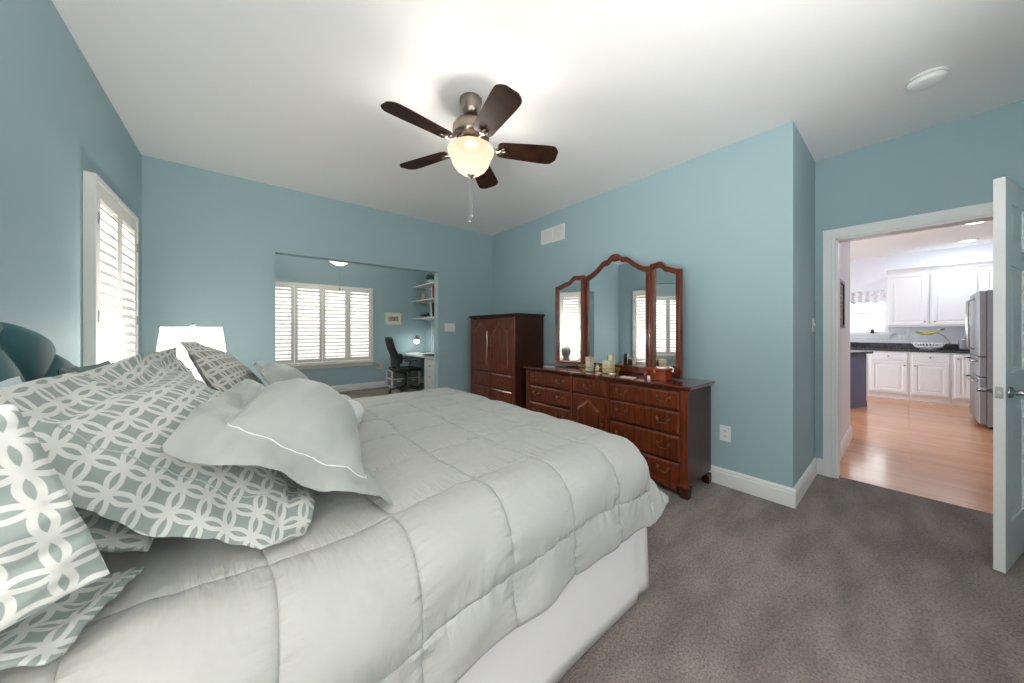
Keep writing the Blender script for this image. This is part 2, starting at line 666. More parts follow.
# ------------------------------------------------------------------ the setting: bedroom, office, kitchen
XL, YB, XR, YJ, XD, YR = -0.669, 4.117, 3.0, 0.505, 3.88, -1.0
TH = 0.12


def wallbox(name, x0, x1, y0, y1, z0, z1, holes=(), axis='x', m='wall'):
    """wall with rectangular holes; axis is the direction the wall runs along; holes (a0,a1,z0,z1)"""
    mb = MB()
    A0, A1 = (x0, x1) if axis == 'x' else (y0, y1)

    def seg(a0, a1, s0, s1):
        if a1 - a0 < 1e-4 or s1 - s0 < 1e-4:
            return
        if axis == 'x':
            mb.box(a0, a1, y0, y1, s0, s1)
        else:
            mb.box(x0, x1, a0, a1, s0, s1)
    a = A0
    for h in sorted(holes):
        seg(a, h[0], z0, z1)
        seg(h[0], h[1], z0, h[2])
        seg(h[0], h[1], h[3], z1)
        a = h[1]
    seg(a, A1, z0, z1)
    return mb.build(name, M[m], kind='structure')


WZ0, WZ1 = 0.56, 2.09          # bedroom window opening
wallbox('wall_left', XL - TH, XL, YR, YB, 0, CEIL, [(-0.25, 0.68, WZ0, WZ1), (2.84, 3.73, WZ0, WZ1)], 'y')
OX0, OX1, OZ = 0.248, 2.074, 2.062
wallbox('wall_back', XL, XR, YB, YB + TH, 0, CEIL, [(OX0, OX1, 0, OZ)], 'x')
MB().box(XR, XR + 1.0, YJ, YB, 0, CEIL).build('wall_right', M['wall'], kind='structure')
DY0, DY1, DZ = -0.53, 0.374, 2.035
wallbox('wall_entry', XD, XD + TH, YR, YJ, 0, CEIL, [(DY0, DY1, 0, DZ)], 'y')
wallbox('wall_rear', XL, XD, YR - TH, YR, 0, CEIL, [(-0.5, 1.5, 0.75, 2.35)], 'x')
MB().box(XL - TH, XD + 0.06, YR - TH, 7.6, -0.06, 0).build('floor', M['carpet'], kind='structure')
MB().box(XL - TH, 9.94, -3.6, 7.6, CEIL, CEIL + 0.06).build('ceiling', M['ceiling'], kind='structure')
# office
OY, OXR = 7.40, 3.40
OWX0, OWX1, OWZ0, OWZ1 = 0.27, 2.13, 0.62, 2.14
wallbox('wall_office_back', XL, OXR, OY, OY + TH, 0, CEIL, [(OWX0, OWX1, OWZ0, OWZ1)], 'x')
MB().box(OXR, OXR + TH, YB + TH, OY + TH, 0, CEIL).build('wall_office_right', M['wall'], kind='structure')
MB().box(XL - TH, XL, YB, OY + TH, 0, CEIL).build('wall_office_left', M['wall'], kind='structure')
# kitchen
KX = 9.82
KW = (0.22, 0.92, 1.20, 2.02)
wallbox('wall_kitchen_back', KX, KX + TH, -3.6, 3.6, 0, CEIL, [KW], 'y', 'kwall')
wallbox('wall_kitchen_left', 5.5, KX, 3.3, 3.42, 0, CEIL, [(5.9, 8.3, 0.05, 2.1)], 'x', 'kwall')
MB().box(XD + TH, KX, -3.6, -3.48, 0, CEIL).build('wall_kitchen_right', M['kwall'], kind='structure')
MB().box(XD + TH, 5.5, 0.41, 3.42, 0, CEIL).build('wall_hall', M['kwall'], kind='structure')
MB().box(XD + 0.0, XD + TH, -3.6, YR, 0, CEIL).build('wall_kitchen_front', M['kwall'], kind='structure')
MB().box(XD + TH, XD + TH + 0.012, DY1 + 0.1, 0.41, 0, CEIL).box(XD + TH, XD + TH + 0.012, YR, DY0 - 0.09, 0, CEIL).box(XD + TH, XD + TH + 0.012, DY0 - 0.09, DY1 + 0.1, DZ + 0.1, CEIL).build('wall_hall_front', M['kwall'], kind='structure')
MB().box(XD + 0.06, KX, -3.5, 3.42, -0.06, 0.0).build('floor_kitchen', M['planks'], kind='structure')


def baseboard(name, p0, p1, nrm, h=0.135, t=0.016):
    p0, p1, nrm = Vector(p0), Vector(p1), Vector(nrm)
    prof = [(0, 0), (t, 0), (t, h - 0.035), (t - 0.004, h - 0.028), (t - 0.004, h - 0.016), (0.004, h), (0, h)]
    mb = MB()
    A = [mb.pt((p0.x + nrm.x * d, p0.y + nrm.y * d, z)) for d, z in prof]
    B = [mb.pt((p1.x + nrm.x * d, p1.y + nrm.y * d, z)) for d, z in prof]
    n = len(prof)
    for k in range(n):
        mb.face((A[k], A[(k + 1) % n], B[(k + 1) % n], B[k]))
    mb.face(A[::-1])
    mb.face(B)
    mb.build(name, M['trim'], kind='structure')


t_ = 0.016
baseboard('baseboard_right', (XR, YB - t_, 0), (XR, YJ - t_, 0), (-1, 0, 0))
baseboard('baseboard_jog', (XR, YJ, 0), (XD, YJ, 0), (0, -1, 0))
baseboard('baseboard_entry', (XD, YJ - t_, 0), (XD, DY1 + 0.078, 0), (-1, 0, 0))
baseboard('baseboard_entry_hinge', (XD, DY0 - 0.09, 0), (XD, YR, 0), (-1, 0, 0))
baseboard('baseboard_back_left', (XL, YB, 0), (OX0, YB, 0), (0, -1, 0))
baseboard('baseboard_back_right', (OX1, YB, 0), (XR - t_, YB, 0), (0, -1, 0))
baseboard('baseboard_left', (XL, YR, 0), (XL, YB - t_, 0), (1, 0, 0))
baseboard('baseboard_office_back', (XL, OY, 0), (OXR, OY, 0), (0, -1, 0))
baseboard('baseboard_hall', (XD + TH + 0.012, 0.41, 0), (5.5 + t_, 0.41, 0), (0, -1, 0))
baseboard('baseboard_hall_end', (5.5, 0.41, 0), (5.5, 3.3, 0), (1, 0, 0))


# door casing and the open door
def casing(name, side):
    mb = MB()
    x1 = XD if side < 0 else XD + TH + 0.012
    x0 = x1 + 0.018 * side
    lo, hi = min(x0, x1), max(x0, x1)
    cw = 0.078
    o = [(DY1 + cw, 0), (DY1 + cw, DZ + cw), (DY0 - cw, DZ + cw), (DY0 - cw, 0)]
    i = [(DY1, 0), (DY1, DZ), (DY0, DZ), (DY0, 0)]
    mb.band(o, i, lambda a, b, d: (d, a, b), lo, hi, closed=False)
    mid = [((a[0] * 0.3 + b[0] * 0.7), (a[1] * 0.3 + b[1] * 0.7)) for a, b in zip(o, i)]
    e = x0 + 0.006 * side
    mb.band(o, mid, lambda a, b, d: (d, a, b), min(x0, e), max(x0, e), closed=False)
    mb.build(name, M['trim'], kind='structure', bevel=0.003)


casing('trim_1', -1)
casing('trim_2', 1)
MB().box(XD - 0.004, XD + TH + 0.014, DY1 - 0.014, DY1, 0, DZ).box(XD - 0.004, XD + TH + 0.014, DY0, DY0 + 0.016, 0, DZ).box(XD - 0.004, XD + TH + 0.014, DY0, DY1, DZ - 0.016, DZ).build('trim_3', M['trim'], kind='structure')

ang = math.atan2(-0.113, 0.436)
free = Vector((3.003, -0.292, 0))
dirx = Vector((math.cos(ang), math.sin(ang), 0))
diry = Vector((-math.sin(ang), math.cos(ang), 0))         # towards +Y
DW, DT, DH = 0.885, 0.036, 2.025
dxf = Matrix(((dirx.x, diry.x, 0, free.x), (dirx.y, diry.y, 0, free.y), (0, 0, 1, 0.012), (0, 0, 0, 1)))
door = structure('door_1', (free.x + dirx.x * DW, free.y + dirx.y * DW, 0))
MB(dxf).box(0, DW, -DT + 0.006, -0.006, 0, DH).build('leaf', M['door'], door)
mbs = MB(dxf)                                            # stiles and rails on both faces
mid = DW / 2
for y0, y1 in ((-DT, -DT + 0.006), (-0.006, 0)):
    for a0, a1, b0, b1 in ((0, 0.115, 0, DH), (DW - 0.115, DW, 0, DH), (mid - 0.055, mid + 0.055, 0, DH), (0.115, DW - 0.115, 0, 0.24), (0.115, DW - 0.115, 0.86, 1.02), (0.115, DW - 0.115, 1.58, 1.68), (0.115, DW - 0.115, DH - 0.12, DH)):
        mbs.box(a0, a1, y0, y1, b0, b1)
mbs.build('stile_and_rail', M['door'], door)
for (a0, a1) in ((0.115, mid - 0.055), (mid + 0.055, DW - 0.115)):
    for (b0, b1) in ((0.24, 0.86), (1.02, 1.58), (1.68, DH - 0.12)):
        p = MB(dxf)
        q = 0.022
        o = [(a0 + q, b0 + q), (a1 - q, b0 + q), (a1 - q, b1 - q), (a0 + q, b1 - q)]
        p.prism(o, lambda a, b, d: (a, d, b), -DT / 2, -0.002, 0.03, 0.005)
        p.prism(o, lambda a, b, d: (a, d, b), -DT / 2, -DT + 0.002, 0.03, 0.005)
        p.build('raised_panel', M['door'], door)
MB(dxf).box(-0.0015, 0.003, -DT / 2 - 0.0125, -DT / 2 + 0.0125, 0.89, 0.95).box(-0.008, 0.0, -DT / 2 - 0.007, -DT / 2 + 0.007, 0.91, 0.93).build('latch_plate', M['chrome'], door, bevel=0.001)
for s in (1, -1):
    y = 0 if s > 0 else -DT
    h = MB(dxf)
    h.lathe([(0.03, 0), (0.03, 0.006 * s), (0.024, 0.012 * s), (0.012, 0.016 * s), (0.011, 0.05 * s), (0.013, 0.058 * s)], (0.062, y, 0.92), 20, 'y')
    h.tube([(0.062, y + 0.05 * s, 0.92), (0.09, y + 0.052 * s, 0.922), (0.14, y + 0.05 * s, 0.92), (0.178, y + 0.046 * s, 0.916)], [0.011, 0.0095, 0.008, 0.0085], 10)
    h.build('door_handle', M['chrome'], door, smooth=True)
for z in (0.25, 1.0, 1.8):
    MB(dxf).tube([(DW + 0.004, -0.002, z - 0.045), (DW + 0.004, -0.002, z + 0.045)], 0.006, 8).build('hinge', M['chrome'], door)


# ------------------------------------------------------------------ windows with plantation shutters
def window(name, origin, run, nrm, W, z0, z1, panels, pitch, tilt, base, leaf_frame=0.05, sill=None, hinges=True):
    """run: unit vector along the wall, nrm: unit vector into the room; origin at z=0 on the wall face"""
    o, run, nrm = Vector(origin), Vector(run), Vector(nrm)
    xf = Matrix(((run.x, nrm.x, 0, o.x), (run.y, nrm.y, 0, o.y), (0, 0, 1, 0), (0, 0, 0, 1)))
    st = structure(name, (o.x + run.x * W / 2, o.y + run.y * W / 2, z0))
    f = 0.032
    D = 0.045
    rect = lambda a0, a1, b0, b1: [(a0, b0), (a1, b0), (a1, b1), (a0, b1)]
    T = lambda a, b, d: (a, d, b)
    MB(xf).band(rect(0, W, z0, z1), rect(f, W - f, z0 + f, z1 - f), T, -0.10, D).build('window_frame', M['shutter'], st, bevel=0.003)
    MB(xf).box(f, W - f, -0.105, -0.099, z0 + f, z1 - f).build('glass', M['glass'], st)
    b = MB(xf)                                            # sash bars behind the shutters
    b.box(f, W - f, -0.098, -0.07, (z0 + z1) / 2 - 0.02, (z0 + z1) / 2 + 0.02)
    b.build('sash', M['trim'], st)
    pw = (W - 2 * f) / panels
    for k in range(panels):
        a0, a1 = f + k * pw + 0.002, f + (k + 1) * pw - 0.002
        s = leaf_frame
        top, bot = z1 - f - 0.003, z0 + f + 0.003
        p = MB(xf).band(rect(a0, a1, bot, top), rect(a0 + s, a1 - s, bot + base, top - base), T, D - 0.032, D - 0.004).build('shutter_panel', M['shutter'], st, bevel=0.002)
        L = MB(xf)
        n = int((top - bot - 2 * base) / pitch)
        pit = (top - bot - 2 * base) / n
        for q in range(n):
            zc = bot + base + pit * (q + 0.5)
            dy, dz = math.cos(tilt) * 0.033, math.sin(tilt) * 0.033
            prof = [(-dy, -dz, 0), (0, 0, 0.0042), (dy, dz, 0), (0, 0, -0.0042)]
            A, B = [], []
            for (u, v, e) in prof:
                yy = D - 0.018 + u - e * math.sin(tilt)
                zz = zc + v + e * math.cos(tilt)
                A.append(L.pt((a0 + s, yy, zz)))
                B.append(L.pt((a1 - s, yy, zz)))
            for i in range(4):
                L.face((A[i], A[(i + 1) % 4], B[(i + 1) % 4], B[i]))
        L.build('louvers', M['shutter'], p)
        if hinges:
            for z in (bot + 0.2, top - 0.2, (bot + top) / 2):
                e = a0 if k < panels / 2 else a1
                MB(xf).box(e - 0.006, e + 0.006, D - 0.004, D + 0.003, z - 0.032, z + 0.032).build('hinge', M['grey_metal'], p, bevel=0.001)
    if sill:
        MB(xf).box(-0.03, W + 0.03, 0, sill, z0 - 0.03, z0).box(-0.005, W + 0.005, 0, 0.02, z0 - 0.095, z0 - 0.03).build('window_sill', M['shutter'], st, bevel=0.003)
    return st


window('window_1', (XL, 2.82, 0), (0, 1, 0), (1, 0, 0), 0.93, 0.545, 2.115, 2, 0.058, math.radians(-57), 0.085)
window('added_window_near', (XL, -0.27, 0), (0, 1, 0), (1, 0, 0), 0.97, 0.545, 2.115, 2, 0.075, math.radians(-4), 0.085)  # added out of frame, mirroring the far window, to light the room
window('window_3', (0.24, OY, 0), (1, 0, 0), (0, -1, 0), 1.92, 0.60, 2.17, 4, 0.070, math.radians(-50), 0.075, 0.052, 0.06, False)

rw = structure('added_window_rear', (0.5, YR, 0.75))  # rear window added behind the camera to let fill light in
TR = lambda a, b, d: (a, YR + d, b)
MB().band([(-0.5, 0.75), (1.5, 0.75), (1.5, 2.35), (-0.5, 2.35)], [(-0.45, 0.80), (1.45, 0.80), (1.45, 2.30), (-0.45, 2.30)], TR, -0.1, 0.015).build('window_frame', M['trim'], rw, bevel=0.003)
MB().box(0.48, 0.52, YR - 0.09, YR - 0.03, 0.80, 2.30).build('mullion', M['trim'], rw)
MB().box(-0.45, 1.45, YR - 0.07, YR - 0.065, 0.80, 2.30).build('glass', M['glass'], rw)

kw = structure('window_4', (KX, (KW[0] + KW[1]) / 2, KW[2]))
kb = MB()
kb.band([(KW[0], KW[2]), (KW[1], KW[2]), (KW[1], KW[3]), (KW[0], KW[3])], [(KW[0] + 0.04, KW[2] + 0.04), (KW[1] - 0.04, KW[2] + 0.04), (KW[1] - 0.04, KW[3] - 0.04), (KW[0] + 0.04, KW[3] - 0.04)], lambda a, b, d: (d, a, b), KX + 0.02, KX + 0.09)
kb.build('window_frame', M['trim'], kw)
kb = MB()
kb.box(KX + 0.04, KX + 0.07, KW[0] + 0.04, KW[1] - 0.04, 1.59, 1.63)
kb.box(KX + 0.045, KX + 0.065, 0.56, 0.575, KW[2] + 0.04, KW[3] - 0.04)
kb.box(KX + 0.045, KX + 0.065, KW[0] + 0.04, KW[1] - 0.04, 1.40, 1.412)
kb.build('sash', M['trim'], kw)
MB().box(KX + 0.055, KX + 0.058, KW[0] + 0.04, KW[1] - 0.04, KW[2] + 0.04, KW[3] - 0.04).build('glass', M['glass'], kw)
MB().box(KX - 0.05, KX, KW[0] - 0.06, KW[1] + 0.06, KW[2] - 0.03, KW[2]).box(KX - 0.015, KX, KW[0] - 0.04, KW[1] + 0.04, KW[2] - 0.1, KW[2] - 0.03).build('window_sill', M['trim'], kw)


# ------------------------------------------------------------------ bed
BX0, BX1, BY0, BY1, BZ = -0.56, 1.46, 0.80, 2.70, 0.725
bed = thing('bed', 'king size bed with a tufted teal headboard and white bed skirt against the left wall', 'bed', (0.45, 1.75, 0))
mt = MB()
mt.box(BX0, BX1, BY0, BY1, 0.40, BZ - 0.055)
mt.build('mattress', M['white_cloth'], bed, bevel=0.06, segs=4, smooth=True)
MB().box(BX0, BX1 - 0.02, BY0 + 0.02, BY1 - 0.02, 0.14, 0.395).build('box_spring', M['white_cloth'], bed, bevel=0.02)
fb = MB()
for x in (-0.45, 1.3):
    for y in (0.95, 1.75, 2.55):
        fb = MB().tube([(x, y, 0), (x, y, 0.14)], 0.022, 8)
        fb.build('leg', M['black'], bed)

# bed skirt: hangs round three sides
sk = MB()
path = []
for x in lin(BX0, BX1 + 0.03, 60):
    path.append((x, BY0 - 0.005, 0, -1))
for y in lin(BY0 - 0.005, BY1 + 0.005, 60)[1:]:
    path.append((BX1 + 0.03, y, 1, 0))
for x in lin(BX1 + 0.03, BX0, 60)[1:]:
    path.append((x, BY1 + 0.005, 0, 1))
P = []
for k, (x, y, nx, ny) in enumerate(path):
    row = []
    for z in lin(0.012, 0.44, 9):
        f = (0.44 - z) / 0.43
        if k in (59, 58, 60):
            cx, cy = 0.7, -0.7
        elif k in (118, 117, 119):
            cx, cy = 0.7, 0.7
        else:
            cx, cy = nx, ny
        wob = 0.012 * fbm(x * 2.2, y * 2.2, z * 0.6, 2) * f + 0.016 * f
        if k in (57, 61):
            wob -= 0.012
        row.append((x + cx * wob, y + cy * wob, z))
    P.append(row)
sk.grid(P)
sk.build('bed_skirt', M['white_cloth'], bed, smooth=True, solid=0.004)


# tufted headboard
HYC = 1.75


def head_top(dy):
    a = abs(dy)
    if a < 0.64:
        return 1.105 + 0.19 * (0.5 + 0.5 * math.cos(PI * min(a, 0.64) / 0.64)) ** 0.8
    return 1.105 - 0.075 * min(1, (a - 0.64) / 0.06)


hb = MB()
NU, NV = 150, 80
F, B = [], []
sx, sz = 0.215, 0.20
for i in range(NU + 1):
    dy = -0.99 + 1.98 * i / NU
    zt = head_top(dy)
    rowf, rowb = [], []
    for j in range(NV + 1):
        v = j / NV
        z = 0.30 + (zt - 0.30) * v
        e = min(v * 3, (1 - v) * (zt - 0.3) / 0.05, (0.99 - abs(dy)) / 0.05, 1)
        roll = math.sqrt(max(0, 1 - (1 - max(e, 0)) ** 2))
        a = dy / sx + (zt_ref - z) / sz if False else dy / sx + (1.22 - z) / sz
        b = dy / sx - (1.22 - z) / sz
        fa, fb_ = abs(math.sin(PI * a / 2)), abs(math.sin(PI * b / 2))
        puff = (fa ** 0.45) * (fb_ ** 0.45)
        x = XL + 0.03 + 0.055 * roll + 0.045 * puff * roll
        rowf.append((x, HYC + dy, z))
        rowb.append((XL + 0.012, HYC + dy, z))
    F.append(rowf)
    B.append(rowb)
ids = hb.grid(F)
idb = hb.grid(B)
bnd = [(i, 0) for i in range(NU)] + [(NU, j) for j in range(NV)] + [(i, NV) for i in range(NU, 0, -1)] + [(0, j) for j in range(NV, 0, -1)]
for k in range(len(bnd)):
    p, q = bnd[k], bnd[(k + 1) % len(bnd)]
    hb.face((ids[p[0]][p[1]], ids[q[0]][q[1]], idb[q[0]][q[1]], idb[p[0]][p[1]]))
hbo = hb.build('headboard', M['headboard'], bed, smooth=True)
for ia in range(-9, 10):
    for ib in range(-9, 10):
        if (ia + ib) % 2:
            continue
        dy, zz = (ia + ib) * sx / 2 * 1.0, 1.22 - (ia - ib) * sz / 2
        # buttons sit where both fold lines cross
        if abs(dy) < 0.9 and 0.75 < zz < head_top(dy) - 0.06 and ia % 2 == 0 and ib % 2 == 0:
            MB().lathe([(0.012, 0), (0.010, 0.006), (0.004, 0.009)], (XL + 0.084, HYC + dy, zz), 12, 'x').build('button', M['headboard'], hbo, smooth=True)
for y in (1.0, 2.5):
    MB().box(XL + 0.02, XL + 0.06, y - 0.03, y + 0.03, 0, 0.32).build('leg', M['cherry_dark'], bed)


# ------------------------------------------------------------------ comforter
def build_comforter():
    r = 0.17
    x_start, xf, y0, y1 = -0.50, 1.525, 0.745, 2.755
    over = 0.445
    n_s = int((xf - r + over - x_start) / 0.0115)
    n_w = int((y1 - y0 - 2 * r + 2 * over) / 0.0115)
    S = np.linspace(x_start, xf - r + over, n_s)
    Wd = np.linspace(y0 + r - over, y1 - r + over, n_w)
    s, ww = np.meshgrid(S, Wd, indexing='ij')
    a_s = np.maximum(0, s - (xf - r))
    lo = np.maximum(0, (y0 + r) - ww)
    hi = np.maximum(0, ww - (y1 - r))
    a_w = lo + hi
    sg = np.where(lo > 0, -1.0, 1.0)
    mx = np.maximum(a_s, a_w)
    mn = np.minimum(a_s, a_w)
    diag = np.where(mx > 1e-6, mn / np.maximum(mx, 1e-6), 0)
    d = mx * (1 - 0.04 * diag ** 2)
    q = PI * r / 2
    flare = 0.035 + 0.62 * diag ** 2
    out = np.where(d < q, r * np.sin(np.minimum(d, q) / r), r + flare * (d - q))
    drop = np.where(d < q, r * (1 - np.cos(np.minimum(d, q) / r)), r + (d - q) * np.sqrt(1 - np.minimum(flare, .9) ** 2))
    hyp = np.maximum(np.hypot(a_s, a_w), 1e-6)
    # round directions
    ux, uy = a_s / hyp, a_w / hyp
    X = np.minimum(s, xf - r) + out * ux
    Y = np.clip(ww, y0 + r, y1 - r) + out * uy * sg
    Z = BZ + 0.012 - drop
    # loose swell of the filling over the top
    top = np.clip(1 - mx / 0.12, 0, 1)
    Z = Z + top * 0.012 * np.sin(2.1 * s + 0.6) * np.cos(1.7 * ww)
    e = np.clip((0.62 - s) / 0.42, 0, 1)
    Z = Z - 0.036 * e * e * (3 - 2 * e)
    P = np.stack([X, Y, Z], -1)
    du = np.gradient(P, axis=0)
    dv = np.gradient(P, axis=1)
    N = np.cross(du, dv)
    N /= np.maximum(np.linalg.norm(N, axis=-1, keepdims=True), 1e-9)
    # quilting
    wob_s = 0.012 * np.sin(5.1 * ww + 1.3) + 0.006 * np.sin(13 * ww)
    wob_w = 0.012 * np.sin(4.3 * s + 0.4) + 0.006 * np.sin(11 * s)
    cs = (s - 0.04 + wob_s) / 0.283
    cw = (ww - 0.95 + wob_w) / 0.335
    gs, gw = np.abs(np.sin(PI * cs)), np.abs(np.sin(PI * cw))
    puff = 0.013 * (gs ** 0.5) * (gw ** 0.5)
    # puckers that run out from the stitching
    near_s = np.exp(-(gs / 0.35) ** 2)
    near_w = np.exp(-(gw / 0.35) ** 2)
    nz = np.zeros_like(X)
    nz2 = np.zeros_like(X)
    nz3 = np.zeros_like(X)
    fl = P.reshape(-1, 3)
    S1, W1 = s.reshape(-1), ww.reshape(-1)
    A, B_, Cc = nz.reshape(-1), nz2.reshape(-1), nz3.reshape(-1)
    for k in range(len(S1)):
        A[k] = noise.noise(Vector((S1[k] * 9, W1[k] * 38, 0)))
        B_[k] = noise.noise(Vector((S1[k] * 38, W1[k] * 9, 5)))
        Cc[k] = noise.noise(Vector((S1[k] * 7, W1[k] * 7, 9)))
    side = np.clip(mx / 0.15, 0.35, 1.0)
    disp = puff * (1 + 0.5 * nz3) + 0.010 * (nz * near_s + nz2 * near_w) * side + 0.010 * nz3 * side
    # soft folds down the drape
    hang = np.clip((mx - q) / 0.3, 0, 1)
    disp = disp + hang * (0.018 * np.sin(6.5 * (s + ww) + 1.0) + 0.008 * np.sin(17 * s + 2))
    P = P + N * disp[..., None]
    mb = MB()
    mb.v = [Vector(p) for p in P.reshape(-1, 3).tolist()]
    for i in range(n_s - 1):
        for j in range(n_w - 1):
            a = i * n_w + j
            mb.face((a, a + n_w, a + n_w + 1, a + 1), [(float(cs[p]), float(cw[p])) for p in ((i, j), (i + 1, j), (i + 1, j + 1), (i, j + 1))])
    o = mb.build('comforter', M['comforter'], smooth=True, solid=0.014, fix=False)
    return tag(o, 'sage green box-quilted comforter spread over the bed', 'comforter')


build_comforter()
TOPZ = BZ + 0.006


# ------------------------------------------------------------------ pillows
def bez(B, K, T, v):
    return [(1 - v) ** 2 * B[k] + 2 * v * (1 - v) * K[k] + v * v * T[k] for k in range(3)]


def pillow(name, label, near, far, thick, flange, m, seed, group, piping=None, wr=0.012, nu=72, nv=56, floor=None, pinch=0.05, back=0.35, drop=None, bp=0.5, drop_top=None):
    """near/far = (bottom, middle, top) control points of the two short sides; the stuffing swells to the front"""
    floor = TOPZ if floor is None else floor

    fl = [0]

    def S(u, v):
        vv = v
        if drop and fl[0] and u < fl[0]:
            u = fl[0]
        uu = 0.5 + (u - 0.5) * (1 - pinch * 4 * v * (1 - v))
        vv = 0.5 + (v - 0.5) * (1 - pinch * 4 * u * (1 - u))
        a, b = bez(*near, vv), bez(*far, vv)
        return Vector([a[k] + (b[k] - a[k]) * uu for k in range(3)])
    Lu = (S(1, .5) - S(0, .5)).length
    Lv = sum((S(.5, (k + 1) / 12) - S(.5, k / 12)).length for k in range(12))
    fu, fv = flange / Lu, flange / Lv
    fl[0] = fu

    def nrm(u, v):
        e = 0.02
        if drop:
            u = max(u, fl[0] + 0.025)
        d1 = S(min(u + e, 1), v) - S(max(u - e, 0), v)
        d2 = S(u, min(v + e, 1)) - S(u, max(v - e, 0))
        n = d2.cross(d1)
        n.normalize()
        if n.x + n.z * 0.8 < 0:
            n = -n
        return n

    def at(u, v, side, lift=0.0):
        ui = min(1, max(0, (u - fu) / (1 - 2 * fu)))
        vi = min(1, max(0, (v - fv) / (1 - 2 * fv)))
        b = (4 * ui * (1 - ui)) ** bp * (4 * vi * (1 - vi)) ** 0.5
        n = nrm(u, v)
        p = S(u, v)
        q = u * Lu
        t = v * Lv
        wn = fbm(q * 5 + seed * 3.7, t * 7, seed, 4) * wr * (0.4 + 0.6 * (1 - b))
        wn += fbm(q * 3 + seed, t * 16 + q * 5, seed + 4, 2) * wr * 0.5
        infl = 1 if (ui <= 0 or vi <= 0 or ui >= 1 or vi >= 1) else 0
        if infl and flange > 0:
            wn += fbm(q * 6 + seed, t * 8, seed + 9, 2) * 0.016
        off = (thick * b * (1 - back) + 0.003 + lift) if side > 0 else -(thick * b * back + 0.001)
        p = p + n * (off + wn)
        if drop and u < fu:
            p = p + (Vector(drop).lerp(Vector(drop_top), v) if drop_top else Vector(drop)) * (1 - u / fu)
        if p.z < floor:
            p.z = floor + 0.25 * (p.z - floor) * 0 + (0.003 if side > 0 else 0)
        return p
    mb = MB()
    us, vs = lin(0, 1, nu), lin(0, 1, nv)
    G = [[at(u, v, 1) for v in vs] for u in us]
    uv = [[None] * nv for _ in us]
    ci, cj = nu // 2, nv // 2
    UU = [[0.0] * nv for _ in us]
    VV = [[0.0] * nv for _ in us]
    for j in range(nv):
        for i in range(ci + 1, nu):
            UU[i][j] = UU[i - 1][j] + (G[i][j] - G[i - 1][j]).length
        for i in range(ci - 1, -1, -1):
            UU[i][j] = UU[i + 1][j] - (G[i][j] - G[i + 1][j]).length
    for i in range(nu):
        for j in range(cj + 1, nv):
            VV[i][j] = VV[i][j - 1] + (G[i][j] - G[i][j - 1]).length
        for j in range(cj - 1, -1, -1):
            VV[i][j] = VV[i][j + 1] - (G[i][j] - G[i][j + 1]).length
    for i in range(nu):
        for j in range(nv):
            uv[i][j] = (UU[i][j] + 5, VV[i][j] + 5)
    ids = mb.grid(G, uv)
    idb = [[None] * nv for _ in us]
    for i in range(nu):
        for j in range(nv):
            if i in (0, nu - 1) or j in (0, nv - 1):
                idb[i][j] = ids[i][j]
            else:
                idb[i][j] = mb.pt(at(us[i], vs[j], -1))
    for i in range(nu - 1):
        for j in range(nv - 1):
            q = [(i, j), (i, j + 1), (i + 1, j + 1), (i + 1, j)]
            mb.face([idb[a][b] for a, b in q], [(uv[a][b][0] + .03, uv[a][b][1]) for a, b in q])
    o = mb.build(name, m, smooth=True)
    me = o.data
    rimset = set(ids[i][j] for i in range(nu) for j in range(nv) if i in (0, nu - 1) or j in (0, nv - 1))
    at_ = me.attributes.new('sharp_edge', 'BOOLEAN', 'EDGE')
    at_.data.foreach_set('value', [(e.vertices[0] in rimset and e.vertices[1] in rimset) for e in me.edges])
    tag(o, label, 'pillow', group)
    if piping and flange > 0:
        loop = []
        for u in lin(fu, 1 - fu, 40):
            loop.append(at(u, fv * 1.0, 1, 0.0015))
        for v in lin(fv, 1 - fv, 30)[1:]:
            loop.append(at(1 - fu, v, 1, 0.0015))
        for u in lin(1 - fu, fu, 40)[1:]:
            loop.append(at(u, 1 - fv, 1, 0.0015))
        for v in lin(1 - fv, fv, 30)[1:-1]:
            loop.append(at(fu, v, 1, 0.0015))
        MB().tube(loop, 0.0017, 6, closed=True).build('piping', piping, o, smooth=True)
    return o


# white pillow and its neighbours propped against the headboard
pillow('bed_pillow', 'pale blue pillow leaning on the teal headboard behind the large patterned sham', ((-0.45, 0.98, 0.76), (-0.48, 0.97, 0.9), (-0.52, 0.95, 1.12)), ((-0.45, 1.62, 0.76), (-0.46, 1.62, 0.9), (-0.50, 1.62, 1.12)), 0.09, 0.0, M['pale_cloth'], 11, 'pillows along the headboard', back=0.3)
pillow('bed_pillow', 'dusky green pillow corner showing between headboard and patterned pillow', ((-0.45, 1.84, 0.76), (-0.47, 1.84, 0.9), (-0.50, 1.86, 1.12)), ((-0.45, 2.45, 0.76), (-0.47, 2.45, 0.9), (-0.50, 2.43, 1.11)), 0.09, 0.0, M['teal_cloth'], 12, 'pillows along the headboard', back=0.3)
pillow('bed_pillow', 'patterned pillow standing beside the lamp behind the far shams', ((-0.30, 1.85, 0.76), (-0.33, 1.85, 0.9), (-0.38, 1.88, 1.10)), ((-0.30, 2.66, 0.76), (-0.33, 2.68, 0.9), (-0.38, 2.66, 1.08)), 0.10, 0.0, M['lattice'], 13, 'pillows along the headboard', back=0.3)
